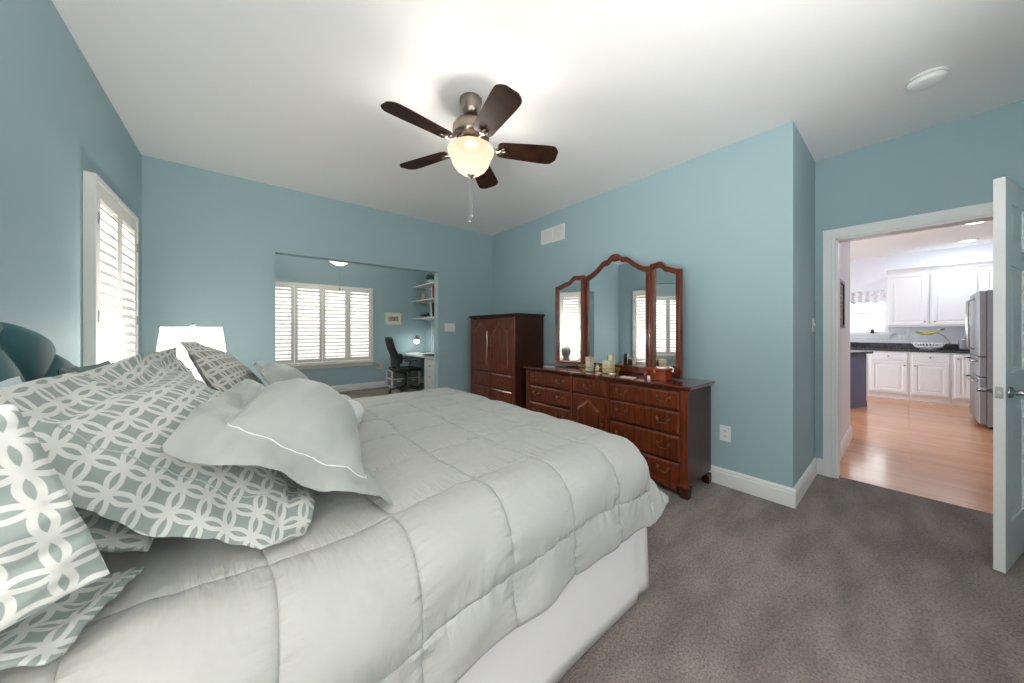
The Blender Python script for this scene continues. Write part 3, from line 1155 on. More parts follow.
# pillow lying under the near sham
pillow('bed_pillow', 'patterned pillow lying in shade beneath the large patterned sham', ((-0.16, 1.03, 0.775), (-0.25, 1.03, 0.82), (-0.36, 1.02, 0.89)), ((-0.12, 1.70, 0.775), (-0.22, 1.70, 0.80), (-0.33, 1.70, 0.87)), 0.10, 0.0, M['lattice'], 14, 'pillows along the headboard', back=0.4)
pillow('pillow_sham', 'large lattice patterned sham lying back on the near side of the bed', ((0.15, 0.97, 0.765), (-0.065, 0.97, 0.851), (-0.38, 0.97, 1.13)), ((0.18, 1.76, 0.76), (-0.11, 1.78, 0.90), (-0.21, 1.82, 1.185)), 0.125, 0.085, M['lattice'], 1, 'lattice patterned shams', M['piping_dark'], back=0.12, drop=(-0.035, -0.085, -0.082), bp=0.85, pinch=0.0, wr=0.018)
pillow('pillow_sham', 'far lattice patterned sham in front of the glowing lamp', ((0.10, 1.91, 0.75), (-0.06, 1.91, 0.90), (-0.21, 1.92, 1.205)), ((0.14, 2.62, 0.75), (0.0, 2.64, 0.83), (-0.10, 2.60, 1.12)), 0.15, 0.02, M['lattice_small'], 2, 'lattice patterned shams', None, back=0.3, pinch=-0.07)
pillow('pillow_sham', 'plain grey green sham with stitched flange resting on the near patterned sham', ((0.35, 0.955, 0.742), (0.095, 0.965, 0.92), (-0.11, 0.98, 1.06)), ((0.335, 1.60, 0.745), (0.20, 1.62, 0.93), (0.01, 1.64, 1.07)), 0.17, 0.075, M['sham'], 3, 'plain grey green shams', M['piping'], wr=0.017, back=0.06, drop=(-0.01, -0.075, -0.012), bp=0.8, drop_top=(-0.04, -0.085, -0.055), pinch=0.01)
pillow('pillow_sham', 'plain grey green sham at the far side of the bed', ((0.29, 1.95, 0.75), (0.20, 1.95, 0.90), (0.03, 1.95, 1.075)), ((0.29, 2.64, 0.75), (0.20, 2.64, 0.87), (0.08, 2.62, 1.06)), 0.14, 0.035, M['sham'], 4, 'plain grey green shams', M['piping'], wr=0.009, back=0.1, pinch=-0.05)

# pillow at the near corner with its open case end flopping towards the viewer
pc = pillow('bed_pillow', 'patterned pillow at the near corner with its loose open case end hanging down', ((-0.176, 0.862, 0.835), (-0.191, 0.86, 0.954), (-0.27, 0.862, 1.14)), ((-0.44, 0.79, 0.75), (-0.46, 0.80, 0.97), (-0.50, 0.82, 1.13)), 0.045, 0.0, M['lattice'], 15, 'pillows along the headboard', wr=0.03, back=0.5)
hem = MB()
rows, uvr = [], []
for i, u in enumerate(lin(0, 1, 40)):
    row, ur = [], []
    for j, v in enumerate(lin(0, 1, 30)):
        # a flattened loop of cloth: out along the top layer, round the mouth and back below
        a = Vector((-0.165, 1.05, TOPZ)).lerp(Vector((-0.225, 0.845, TOPZ)), u)
        b = Vector((-0.50, 1.02, TOPZ)).lerp(Vector((-0.50, 0.80, TOPZ)), u)
        p = a.lerp(b, v)
        p.z += 0.004 + 0.035 * math.sin(PI * min(1, v * 1.15)) * (0.6 + 0.4 * u) + 0.012 * fbm(u * 3, v * 7, 2.2, 3) + 0.006 * math.sin(26 * v + 3 * u) * (1 - v)
        p.z = max(p.z, TOPZ + 0.003)
        row.append(p)
        ur.append((v * 0.34, u * 0.22))
    rows.append(row)
    uvr.append(ur)
hem.grid(rows, uvr)
hem.build('pillowcase_hem', M['lattice'], pc, smooth=True, solid=0.006)

# small lace neck roll
nb = MB()
nr = []
for k in range(25):
    f = k / 24
    y = 1.78 + 0.36 * f
    e = min(f, 1 - f) / 0.16
    r = 0.068 * (math.sqrt(max(0.02, 1 - (1 - min(1, e)) ** 2)))
    nr.append((r, y))
nb.lathe(nr, (0.425, 0, TOPZ + 0.082), 28, 'y')
nbo = nb.build('bolster', M['lace'], smooth=True)
tag(nbo, 'small textured lace neck roll between the two plain shams', 'pillow')
for y in (1.86, 2.06):
    MB().tube([(0.425 + 0.069 * math.cos(a), y, TOPZ + 0.082 + 0.069 * math.sin(a)) for a in [2 * PI * k / 28 for k in range(28)]], 0.003, 6, closed=True).build('ruffle_band', M['piping'], nbo, smooth=True)

# ------------------------------------------------------------------ nightstand and lamp at the far side
ns = thing('nightstand', 'cherry nightstand between the bed and the back wall', 'nightstand', (LAMP[0], LAMP[1], 0))
nx0, nx1, ny0, ny1 = -0.63, -0.05, 2.86, 3.40
MB().box(nx0, nx1, ny0, ny1, 0.08, 0.62).build('body', M['cherry'], ns, bevel=0.004)
MB().box(nx0, nx1 + 0.02, ny0 - 0.02, ny1 + 0.02, 0.62, 0.65).build('top', M['cherry_top'], ns, bevel=0.008)
for z0, z1 in ((0.11, 0.34), (0.36, 0.59)):
    d = MB().box(nx1, nx1 + 0.016, ny0 + 0.04, ny1 - 0.04, z0, z1).build('drawer', M['cherry'], ns, bevel=0.005)
    MB().lathe([(0.008, 0), (0.008, 0.014), (0.015, 0.02), (0.012, 0.03), (0.003, 0.033)], (nx1 + 0.016, (ny0 + ny1) / 2, (z0 + z1) / 2), 14, 'x').build('knob', M['brass'], d, smooth=True)
for x in (nx0 + 0.03, nx1 - 0.03):
    for y in (ny0 + 0.03, ny1 - 0.03):
        MB().lathe([(0.016, 0), (0.024, 0.03), (0.026, 0.08)], (x, y, 0), 12).build('leg', M['cherry_dark'], ns, smooth=True)

lp = thing('table_lamp', 'lit table lamp with a white drum shade on the nightstand', 'lamp', (LAMP[0], LAMP[1], 0.651))
MB().lathe([(0.075, 0), (0.075, 0.015), (0.05, 0.03), (0.085, 0.09), (0.1, 0.16), (0.09, 0.23), (0.04, 0.29), (0.025, 0.32), (0.025, 0.34)], (LAMP[0], LAMP[1], 0.651), 32).build('base', M['ceramic'], lp, smooth=True)
MB().tube([(LAMP[0], LAMP[1], 0.99), (LAMP[0], LAMP[1], 1.06)], 0.012, 10).build('stem', M['chrome'], lp)
MB().lathe([(0.182, 0.0), (0.150, 0.265)], (LAMP[0], LAMP[1], 1.01), 48, caps=False).build('shade', M['shade'], lp, smooth=True)
hp = [(LAMP[0], LAMP[1] - 0.055, 1.06), (LAMP[0], LAMP[1] - 0.055, 1.2), (LAMP[0], LAMP[1] - 0.01, 1.272), (LAMP[0], LAMP[1] + 0.01, 1.272), (LAMP[0], LAMP[1] + 0.055, 1.2), (LAMP[0], LAMP[1] + 0.055, 1.06)]
MB().tube(hp, 0.003, 6).tube([(LAMP[0] - 0.150, LAMP[1], 1.272), (LAMP[0] + 0.150, LAMP[1], 1.272)], 0.0025, 6).tube([(LAMP[0], LAMP[1] - 0.150, 1.272), (LAMP[0], LAMP[1] + 0.150, 1.272)], 0.0025, 6).build('harp', M['chrome'], lp)
MB().lathe([(0.006, 0), (0.013, 0.012), (0.013, 0.022), (0.005, 0.032)], (LAMP[0], LAMP[1], 1.274), 14).build('finial', M['ceramic'], lp, smooth=True)


# ------------------------------------------------------------------ cherry bedroom furniture
def bail_pull(parent, x, y, z, s=1.0):
    """swan-neck pull on a front that faces -X"""
    mb = MB()
    for q in (-1, 1):
        mb.lathe([(0.011 * s, 0), (0.011 * s, -0.003), (0.006 * s, -0.006), (0.005 * s, -0.016), (0.008 * s, -0.02), (0.004 * s, -0.026)], (x, y + q * 0.042 * s, z), 12, 'x')
    pts = []
    for k in range(17):
        f = -1 + 2 * k / 16
        dz = -0.026 * s * (1 - abs(f) ** 2.2) + 0.008 * s * math.exp(-(f / 0.22) ** 2) - 0.004 * s
        pts.append((x - 0.020, y + f * 0.044 * s, z + dz))
    mb.tube(pts, [0.0022 + 0.0022 * math.exp(-(abs(-1 + 2 * k / 16) / 0.3) ** 2) for k in range(17)], 8)
    # leaf tips and the scroll over the posts
    for q in (-1, 1):
        mb.tube([(x - 0.004, y + q * 0.042 * s, z), (x - 0.003, y + q * 0.055 * s, z + 0.012 * s), (x - 0.002, y + q * 0.050 * s, z + 0.020 * s)], [0.005 * s, 0.004 * s, 0.0015], 6)
    return mb.build('pull', M['brass'], parent, smooth=True)


def arch_outline(y0, y1, z0, z1, rise, foot=0.0, kind='round', n=14):
    """outline of a panel with a shouldered arched top"""
    pts = [(y0, z0)]
    if foot:
        for k in range(1, n):
            f = k / n
            pts.append((y0 + (y1 - y0) * f, z0 + foot * max(0, math.cos((f - 0.5) * PI)) ** 3))
    pts.append((y1, z0))
    sh = z1 - rise
    for k in range(n + 1):
        f = k / n
        g = abs(f - 0.5) * 2
        if kind == 'round':
            h = rise * (0.5 + 0.5 * math.cos(PI * min(1, g / 0.95)))
        else:
            h = rise * max(0, 1 - g / 0.92)
        pts.append((y1 + (y0 - y1) * f, sh + h))
    return pts


XF = lambda a, b, d: (d, a, b)


def drawer(parent, xf, y0, y1, z0, z1, npull=2, m='cherry', s=1.0):
    o = [(y0, z0), (y1, z0), (y1, z1), (y0, z1)]
    d = MB().prism(o, XF, xf + 0.004, xf - 0.016, 0.012, 0.009).build('drawer', M[m], parent, bevel=0.002)
    zc = (z0 + z1) / 2 + 0.012
    if npull == 2:
        wy = y1 - y0
        for y in (y0 + wy * 0.2, y1 - wy * 0.2):
            bail_pull(d, xf - 0.016, y, zc, s)
    else:
        bail_pull(d, xf - 0.016, (y0 + y1) / 2, zc, s)
    return d


def moulded_top(parent, x0, x1, y0, y1, z0, z1, wave=0.0, m='cherry_top'):
    """top with an ogee edge and softly serpentine front"""
    mb = MB()
    prof = [(0.0, 0.0), (0.008, 0.004), (0.014, 0.012), (0.026, 0.020), (0.030, 0.028), (0.026, z1 - z0)]
    rings = []
    ys = lin(y0, y1, 49)
    for e, h in prof:
        ring = [(x1, y0 - e, z0 + h)]
        for y in ys:
            f = (y - y0) / (y1 - y0)
            yy = y0 - e + (y1 - y0 + 2 * e) * f
            ring.append((x0 - e - wave * (0.5 - 0.5 * math.cos(6 * PI * f)), yy, z0 + h))
        ring.append((x1, y1 + e, z0 + h))
        rings.append([mb.pt(p) for p in ring])
    n = len(rings[0])
    for A, B in zip(rings, rings[1:]):
        for q in range(n):
            mb.face((A[q], A[(q + 1) % n], B[(q + 1) % n], B[q]))
    mb.face(rings[0][::-1])
    mb.face(rings[-1])
    return mb.build('top', M[m], parent)


def apron(parent, x, y0, y1, z0, z1, t=0.02):
    n = 32
    low = []
    for k in range(n + 1):
        f = k / n
        g = abs(f - 0.5) * 2
        low.append((y0 + (y1 - y0) * f, z0 + (z1 - z0) * 0.65 * (1 - max(0, (g - 0.72) / 0.28) ** 1.5) - (z1 - z0) * 0.25 * math.exp(-(g / 0.18) ** 2)))
    o = low + [(y1, z1), (y0, z1)]
    return MB().prism(o, XF, x + t, x).build('apron', M['cherry'], parent)


def bracket_leg(parent, x, y, sx, sy, h, w=0.085):
    """bracket foot: stout at the top, curving in to the toe"""
    prof = [(0.66, 0), (0.64, h * 0.2), (0.70, h * 0.5), (0.84, h * 0.8), (1.0, h)]
    mb = MB()
    rings = []
    for f, z in prof:
        a = w * f
        rings.append([mb.pt((x + px * a * sx, y + py * a * sy, z)) for px, py in ((0, 0), (1, 0), (1, 1), (0, 1))])
    for A, B in zip(rings, rings[1:]):
        for q in range(4):
            mb.face((A[q], A[(q + 1) % 4], B[(q + 1) % 4], B[q]))
    mb.face(rings[0])
    mb.face(rings[-1])
    return mb.build('leg', M['cherry_dark'], parent, bevel=0.004)


# dresser
DX, DXB, Y0, Y1, DTOP = 2.535, 2.975, 1.02, 2.80, 0.84
dr = thing('dresser', 'long cherry dresser with brass pulls and carved centre door under the mirror', 'dresser', (2.75, 1.91, 0))
MB().box(DX, DXB, Y0, Y1, 0.10, 0.80).build('body', M['cherry_dark'], dr, bevel=0.003)
moulded_top(dr, DX, DXB + 0.002, Y0, Y1, 0.80, DTOP, 0.006)
for y0, y1 in ((Y0, Y0 + 0.055), (Y1 - 0.055, Y1), (1.685, 1.72), (2.11, 2.145)):
    MB().box(DX - 0.012, DX + 0.004, y0, y1, 0.08, 0.80).build('stile', M['cherry'], dr, bevel=0.005)
zs = [(0.10, 0.245), (0.26, 0.448), (0.465, 0.632), (0.65, 0.785)]
for z0, z1 in zs:
    drawer(dr, DX, Y0 + 0.06, 1.68, z0, z1)
    drawer(dr, DX, 2.15, Y1 - 0.06, z0, z1)
drawer(dr, DX, 1.725, 2.105, 0.65, 0.785, 1)
cd = MB().prism([(1.725, 0.10), (2.105, 0.10), (2.105, 0.632), (1.725, 0.632)], XF, DX + 0.004, DX - 0.014, 0.008, 0.006).build('door', M['cherry'], dr)
MB().prism(arch_outline(1.785, 2.045, 0.15, 0.60, 0.09, 0, 'point'), XF, DX - 0.012, DX - 0.026, 0.022, 0.010).build('raised_panel', M['cherry'], cd)
MB().lathe([(0.007, 0), (0.006, -0.014), (0.013, -0.02), (0.01, -0.03), (0.003, -0.032)], (DX - 0.014, 1.75, 0.40), 12, 'x').build('knob', M['brass'], cd, smooth=True)
MB().box(DX - 0.018, DX + 0.01, Y0 - 0.006, Y1 + 0.006, 0.075, 0.10).build('base_moulding', M['cherry'], dr, bevel=0.006)
apron(dr, DX - 0.014, Y0 + 0.08, Y1 - 0.08, 0.03, 0.08)
for x, sx in ((DX - 0.016, 1), (DXB, -1)):
    for y, sy in ((Y0 - 0.004, 1), (Y1 + 0.004, -1)):
        bracket_leg(dr, x, y, sx, sy, 0.08)

# tri-fold mirror standing on the dresser
mr = thing('dresser_mirror', 'tri-fold cherry framed mirror with carved arched crest standing on the long dresser', 'mirror', (2.93, 1.89, DTOP))
MX = 2.94


def bell(f, rise, width=0.62, pw=1.0):
    g = abs(f - 0.5) * 2
    return rise * (0.5 + 0.5 * math.cos(PI * min(1, g / width / 1.45))) ** pw


def mirror_frame(nm, W, z0, ztop, inner_top, to3, side, top, bot):
    n = 40
    outer, inner = [(0, z0)], [(side, z0 + bot)]
    for k in range(n + 1):
        f = k / n
        outer.append((W * f, ztop(f)))
        fi = side / W + (1 - 2 * side / W) * f
        inner.append((W * fi, ztop(fi) - top))
    outer.append((W, z0))
    inner.append((W - side, z0 + bot))
    fr = MB().band(outer, inner, to3, 0, 0.03).build(nm, M['cherry'], mr, bevel=0.004)
    mid_o = [(a * 0.35 + b * 0.65, c * 0.35 + d * 0.65) for (a, c), (b, d) in zip(outer, inner)]
    MB().band(mid_o, [(b + (a - b) * 0.1, d + (c - d) * 0.1) for (a, c), (b, d) in zip(outer, inner)], to3, 0.029, 0.037).build('moulding', M['cherry'], fr, bevel=0.002)
    g = MB()
    ids = [g.pt(to3(a, b, 0.012)) for a, b in inner]
    g.face(ids)
    g.build('mirror_glass', M['mirror'], fr)
    g = MB()
    ids = [g.pt(to3(a, b, 0.004)) for a, b in inner]
    g.face(ids)
    g.build('backing', M['cherry_dark'], fr)
    return fr


mz0 = DTOP + 0.012
yc0, yc1 = 1.505, 2.270


def ctop(f):
    g = abs(f - 0.5) * 2
    base = 1.855 + 0.165 * (0.5 + 0.5 * math.cos(PI * min(1, g / 0.93))) ** 0.85
    return base + 0.010 * math.exp(-((g - 0.40) / 0.10) ** 2) + 0.014 * math.exp(-(g / 0.15) ** 4) - 0.012 * math.exp(-((g - 0.23) / 0.05) ** 2)


T0 = lambda a, b, d: (MX - d, yc1 - a, b)
cf = mirror_frame('center_frame', yc1 - yc0, mz0, ctop, None, T0, 0.05, 0.055, 0.055)
# carved shell on the crest
for k in range(7):
    a = (k - 3) * 0.42
    L = 0.05 - abs(k - 3) * 0.005
    p0 = Vector((MX - 0.036, (yc0 + yc1) / 2, 1.968))
    p1 = p0 + Vector((0.002, math.sin(a) * L * 1.5, math.cos(a) * L))
    MB().tube([p0, p0.lerp(p1, 0.5), p1], [0.004, 0.010, 0.005], 8).build('carved_shell', M['cherry'], cf, smooth=True)
WING = {-1: (math.sin(math.radians(23)), math.cos(math.radians(23))), 1: (math.sin(math.radians(15)), math.cos(math.radians(15)))}


def wtop(f):
    # f=0 at the hinge, 1 at the outer edge
    return 1.765 + 0.105 * (0.5 + 0.5 * math.cos(PI * min(1, max(0, (f - 0.08) / 0.92)))) ** 0.8 + 0.018 * math.exp(-((f - 0.34) / 0.10) ** 2) - 0.010 * math.exp(-((f - 0.54) / 0.06) ** 2)


for q in (-1, 1):
    yh = yc0 - 0.003 if q < 0 else yc1 + 0.003
    def T1(a, b, d, q=q, yh=yh):
        wsin, wcos = WING[q]
        x = MX - a * wsin - d * wcos
        y = yh + q * (a * wcos) - q * d * wsin
        return (x, y, b)
    mirror_frame('wing_frame', 0.362, mz0, wtop, None, T1, 0.045, 0.05, 0.05)
for y in (yc0 + 0.025, yc1 - 0.025):
    b = MB()
    for k in range(46):
        z = mz0 + 0.06 + 0.0195 * k
        b.lathe([(0.002, 0), (0.0065, -0.003), (0.002, -0.009)], (MX - 0.031, y, z), 8, 'x')
    b.build('beading', M['cherry_dark'], cf, smooth=True)
MB().box(MX - 0.01, MX + 0.02, yc0 + 0.02, yc1 - 0.02, DTOP, mz0 + 0.01).build('base_rail', M['cherry_dark'], mr)
for y in (yc0 + 0.1, yc1 - 0.1):
    MB().box(MX + 0.002, MX + 0.022, y - 0.025, y + 0.025, DTOP, 1.5).build('support', M['cherry_dark'], mr)

# armoire
AX, AXB, AY0, AY1, AH = 2.50, 2.975, 2.965, 3.94, 1.463
ar = thing('armoire', 'tall cherry armoire with two arched panel doors in the room corner', 'armoire', (2.74, 3.45, 0))
MB().box(AX, AXB, AY0, AY1, 0.10, AH - 0.035).build('body', M['cherry_dark'], ar, bevel=0.004)
moulded_top(ar, AX, AXB, AY0, AY1, AH - 0.038, AH, 0.0, 'cherry_dark')
for y0, y1 in ((AY0, AY0 + 0.05), (AY1 - 0.05, AY1)):
    MB().box(AX - 0.012, AX + 0.004, y0, y1, 0.08, AH - 0.04).build('stile', M['cherry'], ar, bevel=0.005)
ym = (AY0 + AY1) / 2
for y0, y1, q in ((AY0 + 0.055, ym - 0.003, 1), (ym + 0.003, AY1 - 0.055, -1)):
    d = MB().prism([(y0, 0.72), (y1, 0.72), (y1, AH - 0.06), (y0, AH - 0.06)], XF, AX + 0.004, AX - 0.016, 0.008, 0.007).build('door', M['cherry'], ar)
    MB().prism(arch_outline(y0 + 0.06, y1 - 0.06, 0.79, AH - 0.10, 0.11, 0.02), XF, AX - 0.013, AX - 0.03, 0.020, 0.012).build('raised_panel', M['cherry'], d)
    yk = y1 - 0.03 if q > 0 else y0 + 0.03
    MB().tube([(AX - 0.016, yk, 1.18), (AX - 0.034, yk, 1.165), (AX - 0.034, yk, 1.07), (AX - 0.016, yk, 1.055)], 0.004, 8).lathe([(0.009, 0), (0.004, -0.006)], (AX - 0.016, yk, 1.18), 10, 'x').lathe([(0.009, 0), (0.004, -0.006)], (AX - 0.016, yk, 1.055), 10, 'x').build('pull', M['brass'], d, smooth=True)
for z0, z1 in ((0.52, 0.70), (0.32, 0.505), (0.11, 0.305)):
    drawer(ar, AX, AY0 + 0.055, ym - 0.006, z0, z1, 1)
    drawer(ar, AX, ym + 0.006, AY1 - 0.055, z0, z1, 1)
MB().box(AX - 0.02, AX + 0.01, AY0 - 0.008, AY1 + 0.008, 0.075, 0.10).build('base_moulding', M['cherry'], ar, bevel=0.006)
apron(ar, AX - 0.014, AY0 + 0.08, AY1 - 0.08, 0.03, 0.08)
for x, sx in ((AX - 0.016, 1), (AXB, -1)):
    for y, sy in ((AY0 - 0.004, 1), (AY1 + 0.004, -1)):
        bracket_leg(ar, x, y, sx, sy, 0.08)

# things on the dresser
TZ = DTOP + 0.0005
ty, tx = 1.955, 2.735
tr = thing('wire_tray', 'oval gold wire tray with a mirrored base on the dresser', 'tray', (tx, ty, TZ))
el = lambda a, b, z, n=36: [(tx + a * math.cos(2 * PI * k / n), ty + b * math.sin(2 * PI * k / n), z) for k in range(n)]
g = MB()
e0 = [g.pt(p) for p in el(0.082, 0.215, TZ + 0.004)]
e1 = [g.pt(p) for p in el(0.082, 0.215, TZ + 0.001)]
g.face(e0)
g.face(e1[::-1])
for k in range(36):
    g.face((e1[k], e1[(k + 1) % 36], e0[(k + 1) % 36], e0[k]))
g.build('base', M['mirror'], tr)
wr_ = MB()
wr_.tube(el(0.085, 0.22, TZ + 0.006), 0.003, 6, True)
wr_.tube(el(0.1, 0.235, TZ + 0.05), 0.0035, 6, True)
for k in range(0, 36, 2):
    A = el(0.085, 0.22, TZ + 0.006)[k]
    B = el(0.1, 0.235, TZ + 0.05)[(k + 1) % 36]
    D = el(0.1, 0.235, TZ + 0.05)[(k - 1) % 36]
    wr_.tube([A, B], 0.0018, 5).tube([A, D], 0.0018, 5)
wr_.build('wire_rim', M['gold'], tr, smooth=True)
b1 = MB().box(tx - 0.03, tx + 0.03, 2.03, 2.09, TZ + 0.005, TZ + 0.14).build('candle_box', M['cream2'], bevel=0.003)
tag(b1, 'tall narrow ivory box standing at the left of the wire tray', 'box')
lid = MB().box(tx - 0.032, tx + 0.032, 2.028, 2.092, TZ + 0.095, TZ + 0.143).build('lid', M['cream'], b1, bevel=0.003)
b2 = MB().box(tx - 0.04, tx + 0.035, 1.79, 1.88, TZ + 0.005, TZ + 0.115).build('gift_box', M['cream'], bevel=0.003)
tag(b2, 'wide cream box standing at the right of the wire tray', 'box')
MB().box(tx - 0.042, tx + 0.037, 1.788, 1.882, TZ + 0.085, TZ + 0.118).build('lid', M['cream2'], b2, bevel=0.003)
b3 = MB().box(tx + 0.042, tx + 0.062, 1.83, 1.87, TZ + 0.005, TZ + 0.17).build('perfume_box', M['cream2'], bevel=0.003)
tag(b3, 'slim ivory carton standing behind the wide cream box', 'box')
jar = MB().lathe([(0.02, 0), (0.022, 0.01), (0.022, 0.04), (0.012, 0.05), (0.012, 0.06)], (tx - 0.02, 1.95, TZ + 0.005), 18).build('perfume_bottle', M['cream2'], smooth=True)
tag(jar, 'tiny pale bottle in the middle of the wire tray', 'bottle')
MB().lathe([(0.014, 0.06), (0.014, 0.078)], (tx - 0.02, 1.95, TZ + 0.005), 14).build('cap', M['gold'], jar)
jar2 = MB().lathe([(0.016, 0), (0.018, 0.01), (0.016, 0.03), (0.008, 0.036)], (tx - 0.02, 1.912, TZ + 0.005), 18).build('perfume_bottle', M['redwood'], smooth=True)
tag(jar2, 'tiny red bottle beside the pale one in the wire tray', 'bottle')
MB().lathe([(0.01, 0.036), (0.01, 0.05)], (tx - 0.02, 1.912, TZ + 0.005), 12).build('cap', M['gold'], jar2)

jb = thing('jewelry_box', 'red stained wooden trinket box at the right of the dresser', 'box', (2.70, 1.33, TZ))
MB().box(2.64, 2.765, 1.24, 1.42, TZ, TZ + 0.07).build('body', M['redwood'], jb, bevel=0.004)
MB().box(2.635, 2.77, 1.235, 1.425, TZ + 0.072, TZ + 0.1).build('lid', M['redwood'], jb, bevel=0.006)
MB().box(2.632, 2.636, 1.32, 1.34, TZ + 0.06, TZ + 0.085).build('clasp', M['gold'], jb)
nail = MB().lathe([(0.011, 0), (0.012, 0.005), (0.012, 0.03), (0.006, 0.038)], (2.60, 1.36, TZ), 16).build('lotion_bottle', M['paper'], smooth=True)
tag(nail, 'tiny white bottle with a dark cap before the trinket box', 'bottle')
MB().lathe([(0.007, 0.038), (0.008, 0.075)], (2.60, 1.36, TZ), 12).build('cap', M['black'], nail)
for x, y, rz, lb in ((2.70, 2.60, 0.2, 'white card lying at the far end of the dresser top'), (2.60, 1.55, 0.1, 'white card lying on the dresser near the trinket box')):
    c = MB().obox((x, y, TZ + 0.003), (math.cos(rz), math.sin(rz), 0), (-math.sin(rz), math.cos(rz), 0), (0, 0, 1), 0.035, 0.06, 0.0025).build('card', M['paper'])
    tag(c, lb, 'card', 'cards on the dresser')


# ------------------------------------------------------------------ vent, outlets, switches, smoke detector
vt = thing('air_vent', 'white return air grille high on the wall above the armoire', 'vent', (XR, 2.825, 2.37))
MB().band([(2.625, 2.365), (3.025, 2.365), (3.025, 2.555), (2.625, 2.555)], [(2.65, 2.39), (3.0, 2.39), (3.0, 2.53), (2.65, 2.53)], XF, XR - 0.012, XR - 0.0005).build('frame', M['plastic'], vt, bevel=0.003)
g = MB()
for k in range(11):
    z = 2.395 + k * 0.0128
    g.obox((XR - 0.008, 2.825, z), (0.7, 0, -0.7), (0, 1, 0), (0.7, 0, 0.7), 0.006, 0.174, 0.0012)
g.box(XR - 0.013, XR - 0.004, 2.82, 2.83, 2.39, 2.53)
g.build('louvers', M['plastic'], vt)
MB().box(XR - 0.003, XR - 0.0008, 2.65, 3.0, 2.39, 2.53).build('backing', mat('vent_backing', srgb(150, 150, 150), 0.8), vt)


def wall_plate(name, label, cat, loc, along, nrm, W, H, kind, gangs=1, group=None):
    loc, along, nrm = Vector(loc), Vector(along), Vector(nrm)
    up = Vector((0, 0, 1))
    t = thing(name, label, cat, loc, group)
    MB().obox(loc + nrm * 0.0035, along, nrm, up, W / 2, 0.003, H / 2).build('plate', M['plastic'], t, bevel=0.002)
    for gk in range(gangs):
        a = (gk - (gangs - 1) / 2) * 0.046
        if kind == 'outlet':
            for dz in (-0.02, 0.02):
                s = MB().obox(loc + nrm * 0.0068 + along * a + up * dz, along, nrm, up, 0.0155, 0.0012, 0.0135).build('socket', M['plastic'], t, bevel=0.001)
                MB().obox(loc + nrm * 0.0082 + along * (a - 0.006) + up * dz, along, nrm, up, 0.0013, 0.0006, 0.005).obox(loc + nrm * 0.0082 + along * (a + 0.006) + up * dz, along, nrm, up, 0.0013, 0.0006, 0.004).build('slot', M['slot'], s)
        else:
            MB().obox(loc + nrm * 0.010 + along * a + up * 0.004, along, nrm, up, 0.005, 0.006, 0.011).build('toggle', M['plastic'], t, bevel=0.001)
    return t


wall_plate('wall_outlet', 'white duplex wall outlet right of the dresser above the baseboard', 'outlet', (XR, 0.925, 0.422), (0, 1, 0), (-1, 0, 0), 0.078, 0.125, 'outlet')
wall_plate('light_switch', 'wide white light switch plate on the back wall between office opening and armoire', 'switch', (2.25, YB, 1.30), (1, 0, 0), (0, -1, 0), 0.165, 0.118, 'switch', 3)
wall_plate('light_switch', 'narrow white switch on the short wall beside the open doorway', 'switch', (3.77, YJ, 1.30), (1, 0, 0), (0, -1, 0), 0.075, 0.12, 'switch', 1)
sd = thing('smoke_detector', 'round white smoke detector on the ceiling', 'detector', (3.09, -0.08, CEIL - 0.04))
MB().lathe([(0.078, 0), (0.078, -0.012)], (3.09, -0.08, CEIL), 36).build('base', M['plastic'], sd, smooth=False)
MB().lathe([(0.070, -0.014), (0.074, -0.016), (0.072, -0.034), (0.06, -0.042), (0.02, -0.044)], (3.09, -0.08, CEIL), 36).build('cover', M['plastic'], sd, smooth=True)


# ------------------------------------------------------------------ ceiling fans
def fan_blade(R0, R1, w0, w1, ang, pitch, z, c, th=0.006, droop=0.0):
    n = 28
    top, bot = [], []
    for k in range(n + 1):
        f = k / n
        r = R0 + (R1 - R0) * f
        wd = w0 + (w1 - w0) * min(1, f / 0.75)
        if f > 0.86:
            g_ = (f - 0.86) / 0.14
            wd *= (1 - 0.55 * g_ ** 2.6)
        if f < 0.06:
            wd *= 0.8 + 0.2 * f / 0.06
        top.append((r, wd / 2))
        bot.append((r, -wd / 2))
    mb = MB()
    ca, sa = math.cos(ang), math.sin(ang)
    o = bot + top[::-1]

    def to3(a, b, d):
        y, zz = b * math.cos(pitch) - d * math.sin(pitch), b * math.sin(pitch) + d * math.cos(pitch)
        return (c[0] + a * ca - y * sa, c[1] + a * sa + y * ca, z + zz - droop * (a - R0))
    # quads across the blade keep it clean
    rows = []
    for d in (0, th):
        rows.append([[mb.pt(to3(a, b0 + (b1 - b0) * q / 6, d)) for q in range(7)] for (a, b0), (_, b1) in zip(bot, top)])
    for i in range(n):
        for q in range(6):
            mb.face((rows[1][i][q], rows[1][i + 1][q], rows[1][i + 1][q + 1], rows[1][i][q + 1]))
            mb.face((rows[0][i][q + 1], rows[0][i + 1][q + 1], rows[0][i + 1][q], rows[0][i][q]))
        for q in (0, 6):
            mb.face((rows[0][i][q], rows[0][i + 1][q], rows[1][i + 1][q], rows[1][i][q]))
    for i in (0, n):
        for q in range(6):
            mb.face((rows[0][i][q], rows[0][i][q + 1], rows[1][i][q + 1], rows[1][i][q]))
    return mb


